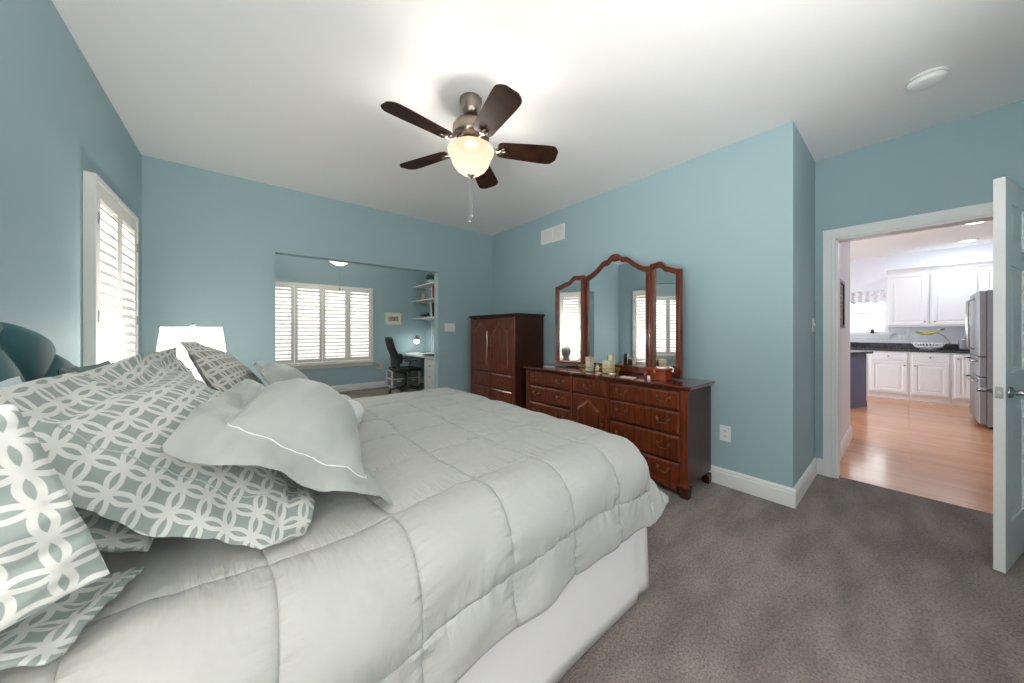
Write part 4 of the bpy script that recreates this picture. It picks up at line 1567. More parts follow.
fx, fy = FAN
fan = thing('ceiling_fan', 'brushed nickel ceiling fan with five dark blades and lit glass bowl', 'fan', (fx, fy, CEIL))
c0 = (fx, fy, 0)
MB().lathe([(0.072, CEIL), (0.072, CEIL - 0.012), (0.066, CEIL - 0.03), (0.060, CEIL - 0.07), (0.045, CEIL - 0.095), (0.03, CEIL - 0.105)], c0, 40).build('ceiling_canopy', M['nickel'], fan, smooth=True)
MB().lathe([(0.016, CEIL - 0.10), (0.016, 2.60)], c0, 20).build('downrod', M['black'], fan, smooth=True)
MB().lathe([(0.03, 2.605), (0.06, 2.597), (0.10, 2.583), (0.115, 2.56), (0.118, 2.535), (0.112, 2.515), (0.118, 2.51), (0.118, 2.50), (0.085, 2.485), (0.075, 2.465)], c0, 48).build('motor_housing', M['nickel'], fan, smooth=True)
sw = MB().lathe([(0.078, 2.466), (0.092, 2.46), (0.092, 2.445), (0.06, 2.435), (0.05, 2.43)], c0, 40).build('switch_housing', M['nickel'], fan, smooth=True)
kit = MB().lathe([(0.146, 2.420), (0.150, 2.410), (0.148, 2.400), (0.137, 2.380), (0.126, 2.355), (0.116, 2.325), (0.096, 2.295), (0.064, 2.270), (0.02, 2.258), (0.004, 2.257)], c0, 48, caps=False).build('light_bowl', M['bowl'], fan, smooth=True)
MB().lathe([(0.022, 2.260), (0.024, 2.254), (0.014, 2.246), (0.008, 2.236), (0.003, 2.230)], c0, 20).build('finial', M['nickel'], kit, smooth=True)
for k in range(5):
    a = math.radians(-30 + 72 * k)
    bl = fan_blade(0.175, 0.575, 0.122, 0.158, a, math.radians(-13), 2.432, FAN, 0.006, 0.012).build('blade', M['blade'], fan)
    ca, sa = math.cos(a), math.sin(a)
    R = lambda r, y, z: (fx + r * ca - y * sa, fy + r * sa + y * ca, z)
    br = MB()
    br.tube([R(0.085, 0, 2.492), R(0.12, 0, 2.455), R(0.15, 0, 2.428), R(0.185, 0, 2.422)], [0.012, 0.009, 0.009, 0.008], 10)
    br.tube([R(0.18, 0, 2.422), R(0.215, 0.028, 2.415)], [0.008, 0.007], 8)
    br.tube([R(0.18, 0, 2.422), R(0.215, -0.028, 2.428)], [0.008, 0.007], 8)
    br.tube([R(0.165, 0, 2.424), R(0.22, 0, 2.421), R(0.235, 0, 2.421)], [0.012, 0.012, 0.006], 10)
    br.build('blade_bracket', M['nickel'], bl, smooth=True)
for dx, dy, zb in ((0.008, 0.0, 1.985), (-0.012, -0.006, 1.945)):
    ch = MB().tube([(fx + dx, fy + dy, 2.27), (fx + dx, fy + dy, zb + 0.02)], 0.0013, 5).build('pull_chain', M['chrome'], fan)
    MB().lathe([(0.002, 0.022), (0.006, 0.012), (0.007, 0.004), (0.002, 0)], (fx + dx, fy + dy, zb), 12).build('pull_knob', M['chrome'], ch, smooth=True)

ofan = thing('ceiling_fan', 'white office ceiling fan with lit bowl seen under the opening header', 'fan', (OFAN[0], OFAN[1], CEIL))
c1 = (OFAN[0], OFAN[1], 0)
MB().lathe([(0.09, CEIL), (0.10, CEIL - 0.08), (0.13, CEIL - 0.12), (0.13, CEIL - 0.22), (0.08, CEIL - 0.27), (0.07, CEIL - 0.29)], c1, 32).build('motor_housing', M['plastic'], ofan, smooth=True)
MB().lathe([(0.165, 2.405), (0.165, 2.395), (0.15, 2.365), (0.11, 2.325), (0.06, 2.30), (0.004, 2.292)], c1, 40, caps=False).build('light_bowl', M['bowl'], ofan, smooth=True)
for k in range(5):
    a = math.radians(8 + 72 * k)
    fan_blade(0.15, 0.62, 0.11, 0.14, a, math.radians(-12), 2.47, OFAN).build('blade', M['plastic'], ofan)
ch = MB().tube([(OFAN[0] + 0.01, OFAN[1], 2.295), (OFAN[0] + 0.01, OFAN[1], 1.93)], 0.002, 5).build('pull_chain', M['chrome'], ofan)
MB().lathe([(0.002, 0.03), (0.009, 0.015), (0.003, 0)], (OFAN[0] + 0.01, OFAN[1], 1.905), 10).build('pull_knob', M['black'], ch, smooth=True)

# ------------------------------------------------------------------ office
dk = thing('desk', 'white wall desk in the office nook under the shelves', 'desk', (3.05, 6.3, 0))
MB().box(2.76, OXR - 0.004, 5.1, OY - 0.02, 0.71, 0.745).build('desktop', M['desk'], dk, bevel=0.003)
MB().box(2.80, OXR - 0.03, OY - 0.04, OY - 0.003, 0.66, 0.71).build('wall_cleat', M['desk'], dk)
MB().box(2.80, OXR - 0.03, 5.1, 5.13, 0, 0.71).build('side_panel', M['desk'], dk)
MB().box(OXR - 0.06, OXR - 0.04, 5.13, OY - 0.06, 0.35, 0.71).build('back_panel', M['desk'], dk)

fc = thing('file_cabinet', 'white drawer cabinet under the office desk', 'cabinet', (3.0, 5.75, 0))
MB().box(2.79, 3.30, 5.55, 6.12, 0.03, 0.69).build('body', M['desk'], fc, bevel=0.004)
for z0, z1 in ((0.05, 0.25), (0.265, 0.465), (0.48, 0.675)):
    d = MB().box(2.772, 2.79, 5.565, 6.105, z0, z1).build('drawer', M['desk'], fc, bevel=0.003)
    MB().lathe([(0.006, 0), (0.006, -0.01), (0.014, -0.016), (0.012, -0.024), (0.003, -0.026)], (2.772, 5.835, (z0 + z1) / 2), 12, 'x').build('knob', M['chrome'], d, smooth=True)
for x in (2.84, 3.26):
    for y in (5.6, 6.07):
        MB().lathe([(0.018, 0), (0.018, 0.03)], (x, y, 0), 10).build('foot', M['black'], fc)

SHW = [(2.28, 'top white wall shelf in the office corner'), (1.945, 'middle white wall shelf in the office corner'), (1.55, 'lowest white wall shelf in the office corner')]
for z, lb in SHW:
    s = thing('wall_shelf', lb, 'shelf', (OXR, 6.5, z), 'white office shelves')
    MB().box(3.045, OXR - 0.003, 5.4, OY - 0.004, z - 0.025, z).build('board', M['desk'], s, bevel=0.002)
    for y in (7.05, 6.2):
        MB().prism([(OXR - 0.004, z - 0.026), (3.12, z - 0.026), (3.12, z - 0.036), (OXR - 0.004, z - 0.085)], lambda a, b, d: (a, d, b), y - 0.005, y + 0.005).build('bracket', M['trim'], s)
for y, lb in ((7.05, 'white slotted shelf upright in the office corner'), (6.2, 'white slotted shelf upright nearer the opening')):
    r_ = MB().box(OXR - 0.016, OXR - 0.002, y - 0.0125, y + 0.0125, 0.76, 2.35).build('shelf_rail', M['trim'])
    tag(r_, lb, 'rail', 'shelf uprights')

# plant on the top shelf
pl = thing('potted_plant', 'bushy dark green plant in a white pot on the top shelf', 'plant', (3.17, 6.62, 2.28))
MB().lathe([(0.055, 0.002), (0.075, 0.08), (0.08, 0.085), (0.07, 0.085)], (3.17, 6.62, 2.28), 20).build('pot', M['plastic'], pl, smooth=True)
g = MB()
rnd = random.Random(3)
for k in range(240):
    a, e = rnd.uniform(0, 2 * PI), rnd.uniform(-0.1, 1.4)
    rr = rnd.uniform(0.05, 0.125)
    p = Vector((3.17 + rr * math.cos(a) * math.cos(e), 6.62 + rr * math.sin(a) * math.cos(e) * 1.25, 2.38 + rr * math.sin(e) * 0.9))
    d = Vector((math.cos(a), math.sin(a), rnd.uniform(-0.3, 0.8))).normalized()
    s = d.orthogonal().normalized()
    L = rnd.uniform(0.025, 0.045)
    q = [g.pt(p), g.pt(p + d * L * 0.5 + s * L * 0.35), g.pt(p + d * L), g.pt(p + d * L * 0.5 - s * L * 0.35)]
    g.face(q)
fo = g.build('foliage', M['leaf'], pl)
for k in range(7):
    a = k * 2 * PI / 7
    MB().tube([(3.17, 6.62, 2.34), (3.17 + 0.08 * math.cos(a), 6.62 + 0.09 * math.sin(a), 2.43)], 0.004, 5).build('stem', M['leaf'], pl)

# figurine on the middle shelf
fg = MB()
fgx, fgy, fgz = 3.14, 6.98, 1.946
fg.lathe([(0.04, 0.0), (0.045, 0.02), (0.035, 0.07), (0.02, 0.1), (0.03, 0.12), (0.032, 0.145), (0.018, 0.165), (0.003, 0.17)], (fgx, fgy, fgz), 18)
fg.tube([(fgx, fgy - 0.03, fgz + 0.07), (fgx, fgy - 0.085, fgz + 0.11), (fgx, fgy - 0.09, fgz + 0.155)], [0.012, 0.009, 0.006], 8)
fgo = fg.build('figurine', M['tan'], smooth=True)
tag(fgo, 'small tan figurine standing on the middle shelf', 'figurine')
MB().lathe([(0.052, 0.0), (0.052, 0.008)], (fgx, fgy, fgz), 18).build('base', M['cream'], fgo)


def book(x0, x1, y0, t, z, h, lean, m, label):
    """leaning book, spine towards the room"""
    ca, sa = math.cos(lean), math.sin(lean)
    xf = Matrix(((1, 0, 0, 0), (0, ca, sa, y0), (0, -sa, ca, z + (abs(sa) * t if lean > 0 else 0)), (0, 0, 0, 1)))
    b = thing('book', label, 'book', (x0, y0, z), 'books on the office shelves')
    MB(xf).box(x0, x1, 0, 0.003, 0, h).box(x0, x1, t - 0.003, t, 0, h).box(x0 - 0.002, x0 + 0.002, 0, t, 0, h).build('cover', m, b)
    MB(xf).box(x0 + 0.004, x1 - 0.006, 0.003, t - 0.003, 0.004, h - 0.005).build('pages', M['paper'], b)


book(3.07, 3.26, 6.30, 0.05, 1.946, 0.27, 0.10, M['rust_book'], 'thick rust coloured book leaning on the middle shelf')
book(3.07, 3.26, 6.37, 0.022, 1.946, 0.25, 0.10, M['paper'], 'thin pale book beside the rust one on the middle shelf')
book(3.06, 3.27, 6.30, 0.045, 1.551, 0.30, 0.12, M['black'], 'black book leaning on the lowest shelf')
book(3.06, 3.27, 6.36, 0.04, 1.551, 0.31, 0.12, M['paper'], 'white book leaning against the black one on the lowest shelf')

# dark model biplane on the lowest shelf
mp = thing('model_airplane', 'dark model airplane on the lowest office shelf', 'model', (3.14, 6.85, 1.551))
MB().tube([(3.14, 6.68, 1.60), (3.14, 6.80, 1.605), (3.14, 6.93, 1.61), (3.14, 7.12, 1.615)], [0.014, 0.026, 0.024, 0.01], 12).build('fuselage', M['black'], mp, smooth=True)
for z in (1.60, 1.66):
    MB().box(3.06, 3.26, 6.88, 6.95, z, z + 0.005).build('wing', M['black'], mp, bevel=0.002)
for x in (3.08, 3.2):
    MB().tube([(x, 6.915, 1.60), (x, 6.915, 1.66)], 0.003, 6).build('strut', M['black'], mp)
MB().box(3.13, 3.15, 6.68, 6.72, 1.60, 1.65).box(3.09, 3.19, 6.68, 6.71, 1.602, 1.606).build('tail', M['black'], mp)
MB().tube([(3.14, 7.12, 1.575), (3.14, 7.12, 1.655)], [0.004, 0.004], 6).build('propeller', M['black'], mp)
for x in (3.11, 3.17):
    MB().lathe([(0.02, -0.006), (0.02, 0.006)], (x, 6.93, 1.571), 16, 'x').build('wheel', M['black'], mp)
    MB().tube([(x, 6.93, 1.571), (3.14, 6.93, 1.60)], 0.003, 6).build('wheel_strut', M['black'], mp)

# desk lamp, keyboard and papers
dl = thing('desk_lamp', 'lit adjustable desk lamp on the white office desk', 'lamp', (3.18, 7.1, 0.746))
MB().lathe([(0.075, 0), (0.075, 0.012), (0.02, 0.02)], (3.18, 7.10, 0.746), 24).build('base', M['grey_metal'], dl, smooth=True)
MB().tube([(3.18, 7.10, 0.76), (3.24, 7.12, 0.98), (3.06, 7.08, 1.16)], 0.006, 8).build('arm', M['grey_metal'], dl)
MB().lathe([(0.02, 0.10), (0.028, 0.08), (0.06, 0.03), (0.068, 0.0)], (3.03, 7.07, 1.045), 24, caps=False).build('lamp_shade', M['grey_metal'], dl, smooth=True, solid=0.002)
MB().lathe([(0.004, -0.075), (0.04, -0.062), (0.062, -0.02), (0.045, 0.015), (0.015, 0.04)], (3.03, 7.07, 1.035), 20).build('bulb', M['bulb'], dl, smooth=True)
kb_ = MB().obox((2.98, 6.15, 0.757), (math.cos(.2), math.sin(.2), 0), (-math.sin(.2), math.cos(.2), 0), (0, 0, 1), 0.11, 0.2, 0.009).build('laptop', M['black'], bevel=0.003)
tag(kb_, 'closed black laptop lying on the white office desk', 'laptop')
MB().obox((2.98, 6.15, 0.7675), (math.cos(.2), math.sin(.2), 0), (-math.sin(.2), math.cos(.2), 0), (0, 0, 1), 0.108, 0.198, 0.0012).build('lid', M['black_mesh'], kb_)

# office chair: faces the desk (+X)
oc = thing('office_chair', 'black mesh office chair facing the white desk', 'chair', (2.53, 6.45, 0))
ox, oy = 2.53, 6.45
seat = MB()
P = []
for i, u in enumerate(lin(-1, 1, 17)):
    P.append([(ox + 0.25 * u, oy + 0.245 * v * (1 - 0.08 * u), 0.475 + 0.012 * v * v - 0.03 * max(0, u - 0.6) ** 1.3 - 0.008 * (1 - u * u)) for v in lin(-1, 1, 15)])
seat.grid(P)
seat.build('seat', M['black_mesh'], oc, smooth=True, solid=0.07, bevel=0.02)
bk = MB()
P = []
for u in lin(0, 1, 19):
    z = 0.56 + 0.56 * u
    x = ox - 0.215 - 0.13 * u + 0.05 * math.sin(PI * min(1, u * 1.6)) * 0.6
    hw = 0.22 * (1 - 0.12 * u) * (1 - 0.25 * max(0, (u - 0.85) / 0.15) ** 2)
    P.append([(x - 0.05 * (1 - v * v), oy + hw * v, z) for v in lin(-1, 1, 13)])
bk.grid(P)
bko = bk.build('backrest', M['black_mesh'], oc, smooth=True, solid=0.02)
rim = [P[k][0] for k in range(19)] + P[-1][1:-1] + [P[k][-1] for k in range(18, -1, -1)] + P[0][-2:0:-1]
MB().tube(rim, 0.013, 8, closed=True).build('back_frame', M['black'], bko, smooth=True)
MB().box(ox - 0.19, ox - 0.12, oy - 0.17, oy + 0.17, 0.60, 0.80).build('lumbar_pad', M['black'], bko, bevel=0.03, segs=3)
MB().tube([(ox - 0.24, oy, 0.72), (ox - 0.26, oy, 0.55), (ox - 0.18, oy, 0.43), (ox, oy, 0.42)], 0.03, 10).build('back_support', M['black'], oc, smooth=True)
for q in (-1, 1):
    a_ = MB().tube([(ox - 0.02, oy + q * 0.25, 0.43), (ox - 0.03, oy + q * 0.28, 0.55), (ox - 0.01, oy + q * 0.28, 0.655)], 0.017, 8)
    a_o = a_.build('armrest', M['black'], oc, smooth=True)
    MB().box(ox - 0.13, ox + 0.13, oy + q * 0.28 - 0.04, oy + q * 0.28 + 0.04, 0.655, 0.685).build('arm_pad', M['black'], a_o, bevel=0.01)
MB().tube([(ox, oy, 0.40), (ox, oy, 0.11)], [0.03, 0.026], 12).build('gas_lift', M['black'], oc, smooth=True)
for k in range(5):
    a = 2 * PI * k / 5 + 0.3
    ex, ey = ox + 0.3 * math.cos(a), oy + 0.3 * math.sin(a)
    lg = MB().tube([(ox, oy, 0.125), (ox + 0.15 * math.cos(a), oy + 0.15 * math.sin(a), 0.11), (ex, ey, 0.075)], [0.03, 0.024, 0.018], 8).build('leg', M['black'], oc, smooth=True)
    MB().lathe([(0.027, -0.02), (0.03, -0.012), (0.03, 0.012), (0.027, 0.02)], (ex, ey, 0.030), 14, 'x').tube([(ex, ey, 0.03), (ex, ey, 0.08)], 0.008, 6).build('caster', M['black'], lg)


# white drawer carts under the desk behind the chair
def cart(x0, y0, x1, y1, label):
    t = thing('storage_cart', label, 'storage cart', ((x0 + x1) / 2, (y0 + y1) / 2, 0), 'plastic drawer carts under the desk')
    b = MB()
    H = 0.40
    for x in (x0, x1 - 0.03):
        for y in (y0, y1 - 0.03):
            b.box(x, x + 0.03, y, y + 0.03, 0.03, H)
    b.box(x0, x1, y0, y1, H - 0.02, H).box(x0, x1, y0, y1, 0.03, 0.05).box(x0, x1, y0, y1, 0.205, 0.22)
    b.build('frame', M['plastic'], t)
    for z0, z1 in ((0.055, 0.2), (0.225, 0.375)):
        d = MB().box(x0 + 0.034, x1 - 0.034, y0 - 0.008, y1 - 0.02, z0, z1).build('drawer', M['grey_plastic'], t, bevel=0.008)
        MB().box((x0 + x1) / 2 - 0.05, (x0 + x1) / 2 + 0.05, y0 - 0.02, y0 - 0.008, z1 - 0.04, z1 - 0.02).build('drawer_pull', M['plastic'], d, bevel=0.003)
    for x in (x0 + 0.02, x1 - 0.02):
        for y in (y0 + 0.02, y1 - 0.02):
            MB().lathe([(0.012, 0), (0.012, 0.03)], (x, y, 0), 8).build('foot', M['black'], t)


cart(2.42, 6.95, 2.72, 7.33, 'white drawer cart behind the office chair nearer the window')
cart(2.745, 6.95, 3.045, 7.33, 'white drawer cart behind the office chair nearer the drawer cabinet')

# framed print, outlet with plugged-in cord
fp = thing('framed_print', 'small framed black and white print on the office back wall', 'picture', (2.61, OY, 1.39))
px0, px1, pz0, pz1 = 2.435, 2.79, 1.395, 1.665
TW = lambda a, b, d: (a, OY - d, b)
MB().band([(px0, pz0), (px1, pz0), (px1, pz1), (px0, pz1)], [(px0 + .022, pz0 + .022), (px1 - .022, pz0 + .022), (px1 - .022, pz1 - .022), (px0 + .022, pz1 - .022)], TW, 0.001, 0.02).build('frame', M['cream2'], fp)
MB().box(px0 + .02, px1 - .02, OY - 0.008, OY - 0.004, pz0 + .02, pz1 - .02).build('mat_board', M['paper'], fp)
MB().box(px0 + .065, px1 - .065, OY - 0.0095, OY - 0.008, pz0 + .075, pz1 - .085).build('print', M['print'], fp)
wo = wall_plate('wall_outlet', 'office back wall outlet with a tan plug adapter under the window', 'outlet', (2.30, OY, 0.475), (1, 0, 0), (0, -1, 0), 0.08, 0.125, 'outlet')
ad = MB().box(2.265, 2.335, OY - 0.055, OY - 0.0095, 0.455, 0.535).build('plug_adapter', M['tan'], bevel=0.008)
tag(ad, 'tan plug adapter pushed into the office back wall outlet', 'plug')
cb = MB().tube([(2.31, OY - 0.045, 0.455), (2.34, OY - 0.045, 0.42), (2.39, OY - 0.04, 0.36), (2.48, OY - 0.035, 0.33), (2.62, OY - 0.035, 0.31)], 0.005, 6).build('power_cord', M['plastic'], smooth=True)
tag(cb, 'white power cord running from the office outlet to the desk', 'cord')
# ------------------------------------------------------------------ kitchen
KF = 9.22


def panel_door(parent, x, y0, y1, z0, z1, m='kcab', name='door'):
    d = MB().box(x - 0.018, x, y0, y1, z0, z1).build(name, M[m], parent, bevel=0.003)
    if z1 - z0 > 0.25:
        q = 0.055
        MB().band([(y0, z0), (y1, z0), (y1, z1), (y0, z1)], [(y0 + q, z0 + q), (y1 - q, z0 + q), (y1 - q, z1 - q), (y0 + q, z1 - q)], XF, x - 0.027, x - 0.018).build('door_frame', M[m], d, bevel=0.004)
        MB().prism([(y0 + q + .012, z0 + q + .012), (y1 - q - .012, z0 + q + .012), (y1 - q - .012, z1 - q - .012), (y0 + q + .012, z1 - q - .012)], XF, x - 0.016, x - 0.024, 0.02, 0.005).build('raised_panel', M[m], d)
    return d


def kknob(d, x, y, z):
    MB().lathe([(0.005, 0), (0.005, -0.012), (0.013, -0.018), (0.011, -0.026), (0.003, -0.028)], (x, y, z), 12, 'x').build('knob', M['nickel'], d, smooth=True)


def base_cab(y0, y1, label, dr_=True, hinge=1):
    t = thing('base_cabinet', label, 'cabinet', (KF + 0.3, (y0 + y1) / 2, 0), 'white kitchen base cabinets')
    MB().box(KF, KX - 0.003, y0 + 0.001, y1 - 0.001, 0.10, 0.875).build('body', M['kcab'], t)
    MB().box(KF + 0.06, KX - 0.01, y0 + 0.001, y1 - 0.001, 0, 0.10).build('toe_kick', M['kcab'], t)
    g = 0.03
    if dr_:
        d = panel_door(t, KF, y0 + g, y1 - g, 0.715, 0.85, name='drawer')
        kknob(d, KF - 0.018, (y0 + y1) / 2, 0.785)
        d = panel_door(t, KF, y0 + g, y1 - g, 0.13, 0.695)
        kknob(d, KF - 0.027, (y1 - g - 0.03) if hinge > 0 else (y0 + g + 0.03), 0.63)
    else:
        d = panel_door(t, KF, y0 + g, y1 - g, 0.13, 0.85)
        kknob(d, KF - 0.027, (y1 - g - 0.03), 0.78)


base_cab(0.45, 1.2, 'white base cabinet at the left end partly behind the blue peninsula')
base_cab(-0.055, 0.45, 'white drawer-and-door base cabinet left of the fruit stand', True, -1)
base_cab(-0.505, -0.055, 'white drawer-and-door base cabinet below the fruit stand')
base_cab(-0.74, -0.505, 'narrow white full-door base cabinet below the toaster', False)
base_cab(-1.35, -0.74, 'white base cabinet running behind the refrigerator')
ct = MB().box(KF - 0.035, KX - 0.003, -1.35, 1.2, 0.877, 0.915).build('countertop', M['granite'], bevel=0.006)
tag(ct, 'dark speckled granite countertop along the kitchen back wall', 'countertop')
MB().box(KX - 0.024, KX - 0.003, -1.35, 1.2, 0.915, 1.015).build('backsplash', M['granite'], ct, bevel=0.003)
UX = 9.49


def upper_cab(y0, y1, label, ndoor=1, khinge=1):
    t = thing('upper_cabinet', label, 'cabinet', (UX + 0.15, (y0 + y1) / 2, 1.33), 'white kitchen wall cabinets')
    MB().box(UX, KX - 0.003, y0 + 0.001, y1 - 0.001, 1.33, 2.34).build('body', M['kcab'], t)
    d = panel_door(t, UX, y0 + 0.028, y1 - 0.028, 1.36, 2.30)
    kknob(d, UX - 0.027, (y0 + 0.055) if khinge > 0 else (y1 - 0.055), 1.42)
    o = [(UX + 0.02, 2.34), (UX - 0.02, 2.34), (UX - 0.028, 2.36), (UX - 0.06, 2.405), (UX - 0.06, 2.42), (UX + 0.02, 2.42)]
    MB().prism(o, lambda a, b, d: (a, d, b), y0 + 0.0005, y1 - 0.0005).build('crown_moulding', M['kcab'], t)
    return t


upper_cab(-0.28, 0.225, 'white wall cabinet nearest the kitchen window')
upper_cab(-0.80, -0.28, 'white wall cabinet above the toaster', 1, -1)
upper_cab(-1.35, -0.80, 'white wall cabinet beside the refrigerator')

va = MB()
P = []
for i, y in enumerate(lin(KW[0] + 0.012, KW[1] + 0.03, 60)):
    e = 0.022 * math.sin(i * 0.75)
    P.append([(KX - 0.045 + e * 0.8, y, 2.06 - 0.26 * v * (1 - 0.14 * abs(math.sin(i * 0.26)))) for v in lin(0, 1, 8)])
va.grid(P)
vo = va.build('valance', M['valance'], smooth=True, solid=0.003)
tag(vo, 'pale patterned valance gathered over the kitchen window', 'valance')
MB().tube([(KX - 0.045, KW[0] + 0.008, 2.055), (KX - 0.045, KW[1] + 0.05, 2.055)], 0.008, 8).build('curtain_rod', M['trim'], vo)
sp = thing('candle_jar', 'small dark candle jar on the kitchen window sill', 'jar', (KX - 0.025, 0.42, KW[2] + 0.0005))
MB().lathe([(0.024, 0), (0.026, 0.01), (0.026, 0.06), (0.02, 0.07)], (KX - 0.025, 0.42, KW[2] + 0.0005), 16).build('body', M['black'], sp, smooth=True)
MB().lathe([(0.021, 0.07), (0.021, 0.09)], (KX - 0.025, 0.42, KW[2] + 0.0005), 16).build('lid', M['grey_metal'], sp)
wall_plate('wall_outlet', 'white kitchen outlet plate nearer the window above the counter', 'outlet', (KX, 0.255, 1.10), (0, 1, 0), (-1, 0, 0), 0.115, 0.12, 'outlet', 2)
wall_plate('wall_outlet', 'white kitchen outlet plate under the first wall cabinet', 'outlet', (KX, 0.015, 1.10), (0, 1, 0), (-1, 0, 0), 0.115, 0.12, 'outlet', 2)

# fruit stand with a banana hook
fs = thing('fruit_stand', 'white wire fruit bowl with a banana hook on the granite counter', 'fruit stand', (9.47, -0.27, 0.9155))
fc0 = (9.47, -0.27, 0.9195)
g = MB()
ring = lambda r, z, n=28: [(fc0[0] + r * math.cos(2 * PI * k / n), fc0[1] + r * math.sin(2 * PI * k / n), fc0[2] + z) for k in range(n)]
for r, z in ((0.09, 0.006), (0.15, 0.045), (0.185, 0.11)):
    g.tube(ring(r, z), 0.009, 6, True)
for k in range(0, 28, 1):
    g.tube([ring(0.09, 0.006)[k], ring(0.15, 0.045)[k], ring(0.185, 0.11)[k]], 0.007, 5)
g.build('bowl', M['plastic'], fs, smooth=True)
MB().tube([(9.47, -0.44, 0.93), (9.47, -0.50, 1.05), (9.47, -0.44, 1.16), (9.47, -0.36, 1.22), (9.47, -0.42, 1.30), (9.47, -0.37, 1.325)], 0.007, 8).build('hook', M['nickel'], fs, smooth=True)
for k, lb in ((0, 'yellow green banana nearest the window on the hook'), (1, 'middle yellow green banana on the hook'), (2, 'yellow green banana nearest the wall on the hook')):
    pts = []
    for q in range(9):
        f = q / 8
        pts.append((9.38 + 0.06 * k, -0.10 - 0.31 * f, 1.24 - 0.055 * math.sin(PI * f) + 0.02 * f + 0.005 * k))
    b = MB().tube(pts, [0.006, 0.014, 0.019, 0.021, 0.021, 0.019, 0.015, 0.009, 0.007], 8).build('banana', M['banana'], smooth=True)
    tag(b, lb, 'banana', 'bananas on the hook')
    MB().tube([pts[-1], (pts[-1][0], pts[-1][1] - 0.03, pts[-1][2] + 0.025)], 0.006, 6).build('stem', M['leaf'], b)

to = thing('toaster', 'grey toaster on the granite counter below the wall cabinet', 'toaster', (9.5, -0.66, 0.9155))
MB().box(9.36, 9.62, -0.745, -0.59, 0.93, 1.115).build('body', M['steel'], to, bevel=0.025, segs=3)
MB().box(9.37, 9.61, -0.74, -0.595, 0.916, 0.932).build('base', M['black'], to)
MB().box(9.40, 9.58, -0.70, -0.682, 1.112, 1.117).box(9.40, 9.58, -0.655, -0.637, 1.112, 1.117).build('slot', M['slot'], to)
MB().box(9.342, 9.36, -0.685, -0.65, 1.04, 1.06).build('lever', M['black'], to, bevel=0.003)
kbk = thing('knife_block', 'dark knife block on the counter beside the refrigerator', 'knife block', (9.42, -0.84, 0.9155))
MB().prism([(9.36, 0.916), (9.50, 0.916), (9.50, 1.08), (9.40, 1.12)], lambda a, b, d: (a, d, b), -0.89, -0.80).build('body', M['black'], kbk, bevel=0.004)
for y in (-0.87, -0.845, -0.82):
    MB().tube([(9.44, y, 1.10), (9.40, y, 1.20)], 0.009, 6).build('handle', M['black'], kbk)

# refrigerator: doors face +Y
rf = thing('refrigerator', 'stainless steel french door refrigerator behind the open white door', 'refrigerator', (7.75, -1.0, 0))
RX0, RX1, RY = 7.30, 8.21, -0.618
MB().box(RX0, RX1, -1.42, RY - 0.05, 0.03, 1.77).build('body', M['steel'], rf, bevel=0.006)
MB().box(RX0 + 0.02, RX1 - 0.02, -1.38, RY - 0.07, 0.0, 0.03).build('base_grille', M['black'], rf)
for nm, x0, x1, z0, z1 in (('door', RX0, (RX0 + RX1) / 2 - 0.003, 0.92, 1.765), ('door', (RX0 + RX1) / 2 + 0.003, RX1, 0.92, 1.765), ('drawer', RX0, RX1, 0.66, 0.91), ('drawer', RX0, RX1, 0.05, 0.65)):
    d = MB().box(x0, x1, RY - 0.048, RY + 0.012, z0, z1).build(nm, M['steel'], rf, bevel=0.012, segs=3)
    y = RY + 0.012
    if nm == 'door':
        xh = x1 - 0.05 if x0 == RX0 else x0 + 0.05
        MB().tube([(xh, y, 1.0), (xh, y + 0.05, 1.03), (xh, y + 0.055, 1.35), (xh, y + 0.05, 1.66), (xh, y, 1.69)], 0.012, 8).build('handle', M['chrome'], d, smooth=True)
    else:
        zh = z1 - 0.05
        MB().tube([(x0 + 0.06, y, zh), (x0 + 0.08, y + 0.05, zh), ((x0 + x1) / 2, y + 0.058, zh), (x1 - 0.08, y + 0.05, zh), (x1 - 0.06, y, zh)], 0.012, 8).build('handle', M['chrome'], d, smooth=True)

# peninsula end in slate blue
pe = thing('kitchen_island', 'slate blue peninsula end with a dark granite top', 'island', (7.75, 0.8, 0))
A, Bp = Vector((7.35, 0.645, 0)), Vector((7.93, 0.405, 0))
ax = (Bp - A).normalized()
ay = Vector((-ax.y, ax.x, 0))
ctr = (A + Bp) / 2 + ay * 0.32
MB().obox(ctr + Vector((0, 0, 0.49)), ax, ay, (0, 0, 1), (Bp - A).length / 2, 0.32, 0.385).build('body', M['island'], pe, bevel=0.004)
MB().obox(ctr + Vector((0, 0, 0.052)), ax, ay, (0, 0, 1), (Bp - A).length / 2 + 0.006, 0.326, 0.052).build('base_moulding', M['island'], pe, bevel=0.004)
MB().obox(ctr + ax * ((Bp - A).length / 2 + 0.01) + Vector((0, 0, 0.48)), ax, ay, (0, 0, 1), 0.0095, 0.315, 0.38).build('door', M['kcab'], pe, bevel=0.003)
MB().obox(ctr + ax * 0.02 + Vector((0, 0, 0.895)), ax, ay, (0, 0, 1), (Bp - A).length / 2 + 0.08, 0.36, 0.019).build('top', M['granite'], pe, bevel=0.006)
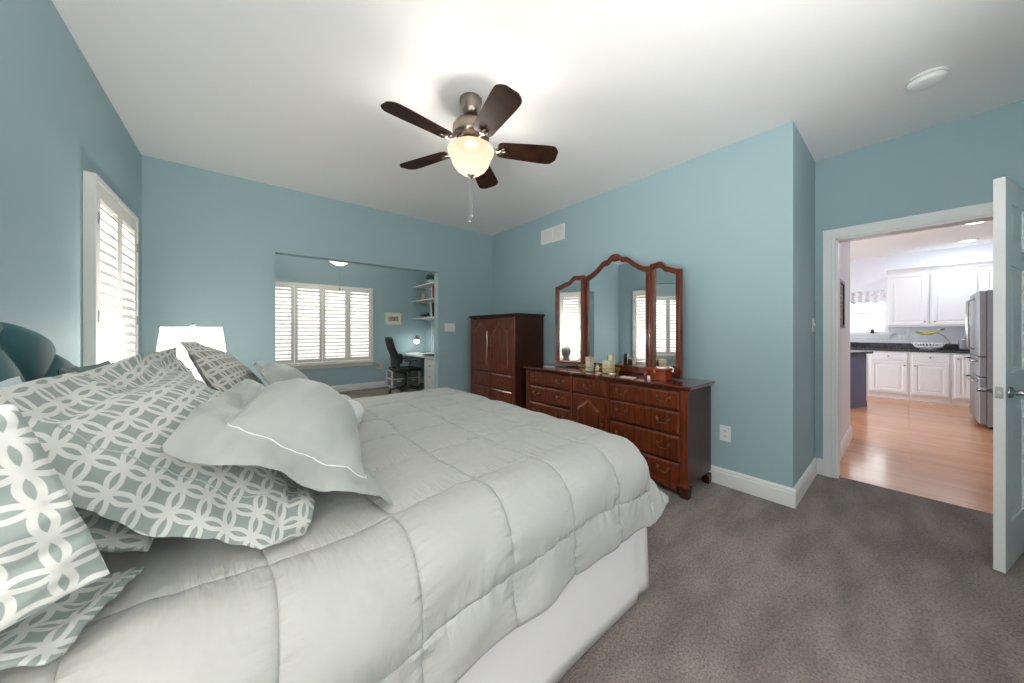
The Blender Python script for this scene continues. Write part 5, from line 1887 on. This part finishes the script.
bk2 = MB().obox(ctr + ax * 0.05 - ay * 0.05 + Vector((0, 0, 0.93)), ax, ay, (0, 0, 1), 0.14, 0.1, 0.0155).build('griddle', M['black'], bevel=0.004)
tag(bk2, 'flat black griddle lying on the peninsula counter', 'griddle')
MB().obox(ctr + ax * 0.205 - ay * 0.05 + Vector((0, 0, 0.935)), ax, ay, (0, 0, 1), 0.02, 0.05, 0.006).build('handle', M['black'], bk2)

hp_ = thing('framed_picture', 'dark framed picture on the hall wall inside the doorway', 'picture', (4.5, 0.41, 1.51))
hp0, hp1 = 4.25, 4.70
THW = lambda a, b, d: (a, 0.41 - d, b)
MB().band([(hp0, 1.28), (hp1, 1.28), (hp1, 1.74), (hp0, 1.74)], [(hp0 + .03, 1.31), (hp1 - .03, 1.31), (hp1 - .03, 1.71), (hp0 + .03, 1.71)], THW, 0.001, 0.022).build('frame', M['dark_picture'], hp_)
MB().box(hp0 + .028, hp1 - .028, 0.40, 0.406, 1.308, 1.712).build('print', M['print'], hp_)

for x, y, lb in ((5.5, -1.1, 'added round recessed ceiling light nearest the doorway, unseen, brightening the hall wall'), (7.71, -0.61, 'nearer round recessed ceiling light in the kitchen'), (9.2, -0.66, 'farther round recessed ceiling light in the kitchen')):  # first light is added out of view to brighten the hall wall
    t = thing('recessed_light', lb, 'ceiling light', (x, y, CEIL - 0.01), 'recessed kitchen lights')
    MB().lathe([(0.10, CEIL - 0.0005), (0.10, CEIL - 0.006), (0.075, CEIL - 0.008), (0.075, CEIL - 0.0005)], (x, y, 0), 28).build('trim_ring', M['plastic'], t)
    MB().lathe([(0.074, CEIL - 0.010), (0.05, CEIL - 0.013), (0.004, CEIL - 0.014)], (x, y, 0), 28).build('lens', M['lens'], t)
    d = bpy.data.lights.new('recessed_lamp', 'AREA')
    d.shape = 'DISK'
    d.size = 0.14
    d.energy = 9
    d.color = (0.80, 0.92, 1.0)
    o = bpy.data.objects.new('recessed_lamp', d)
    COL.objects.link(o)
    o.location = (x, y, CEIL - 0.02)
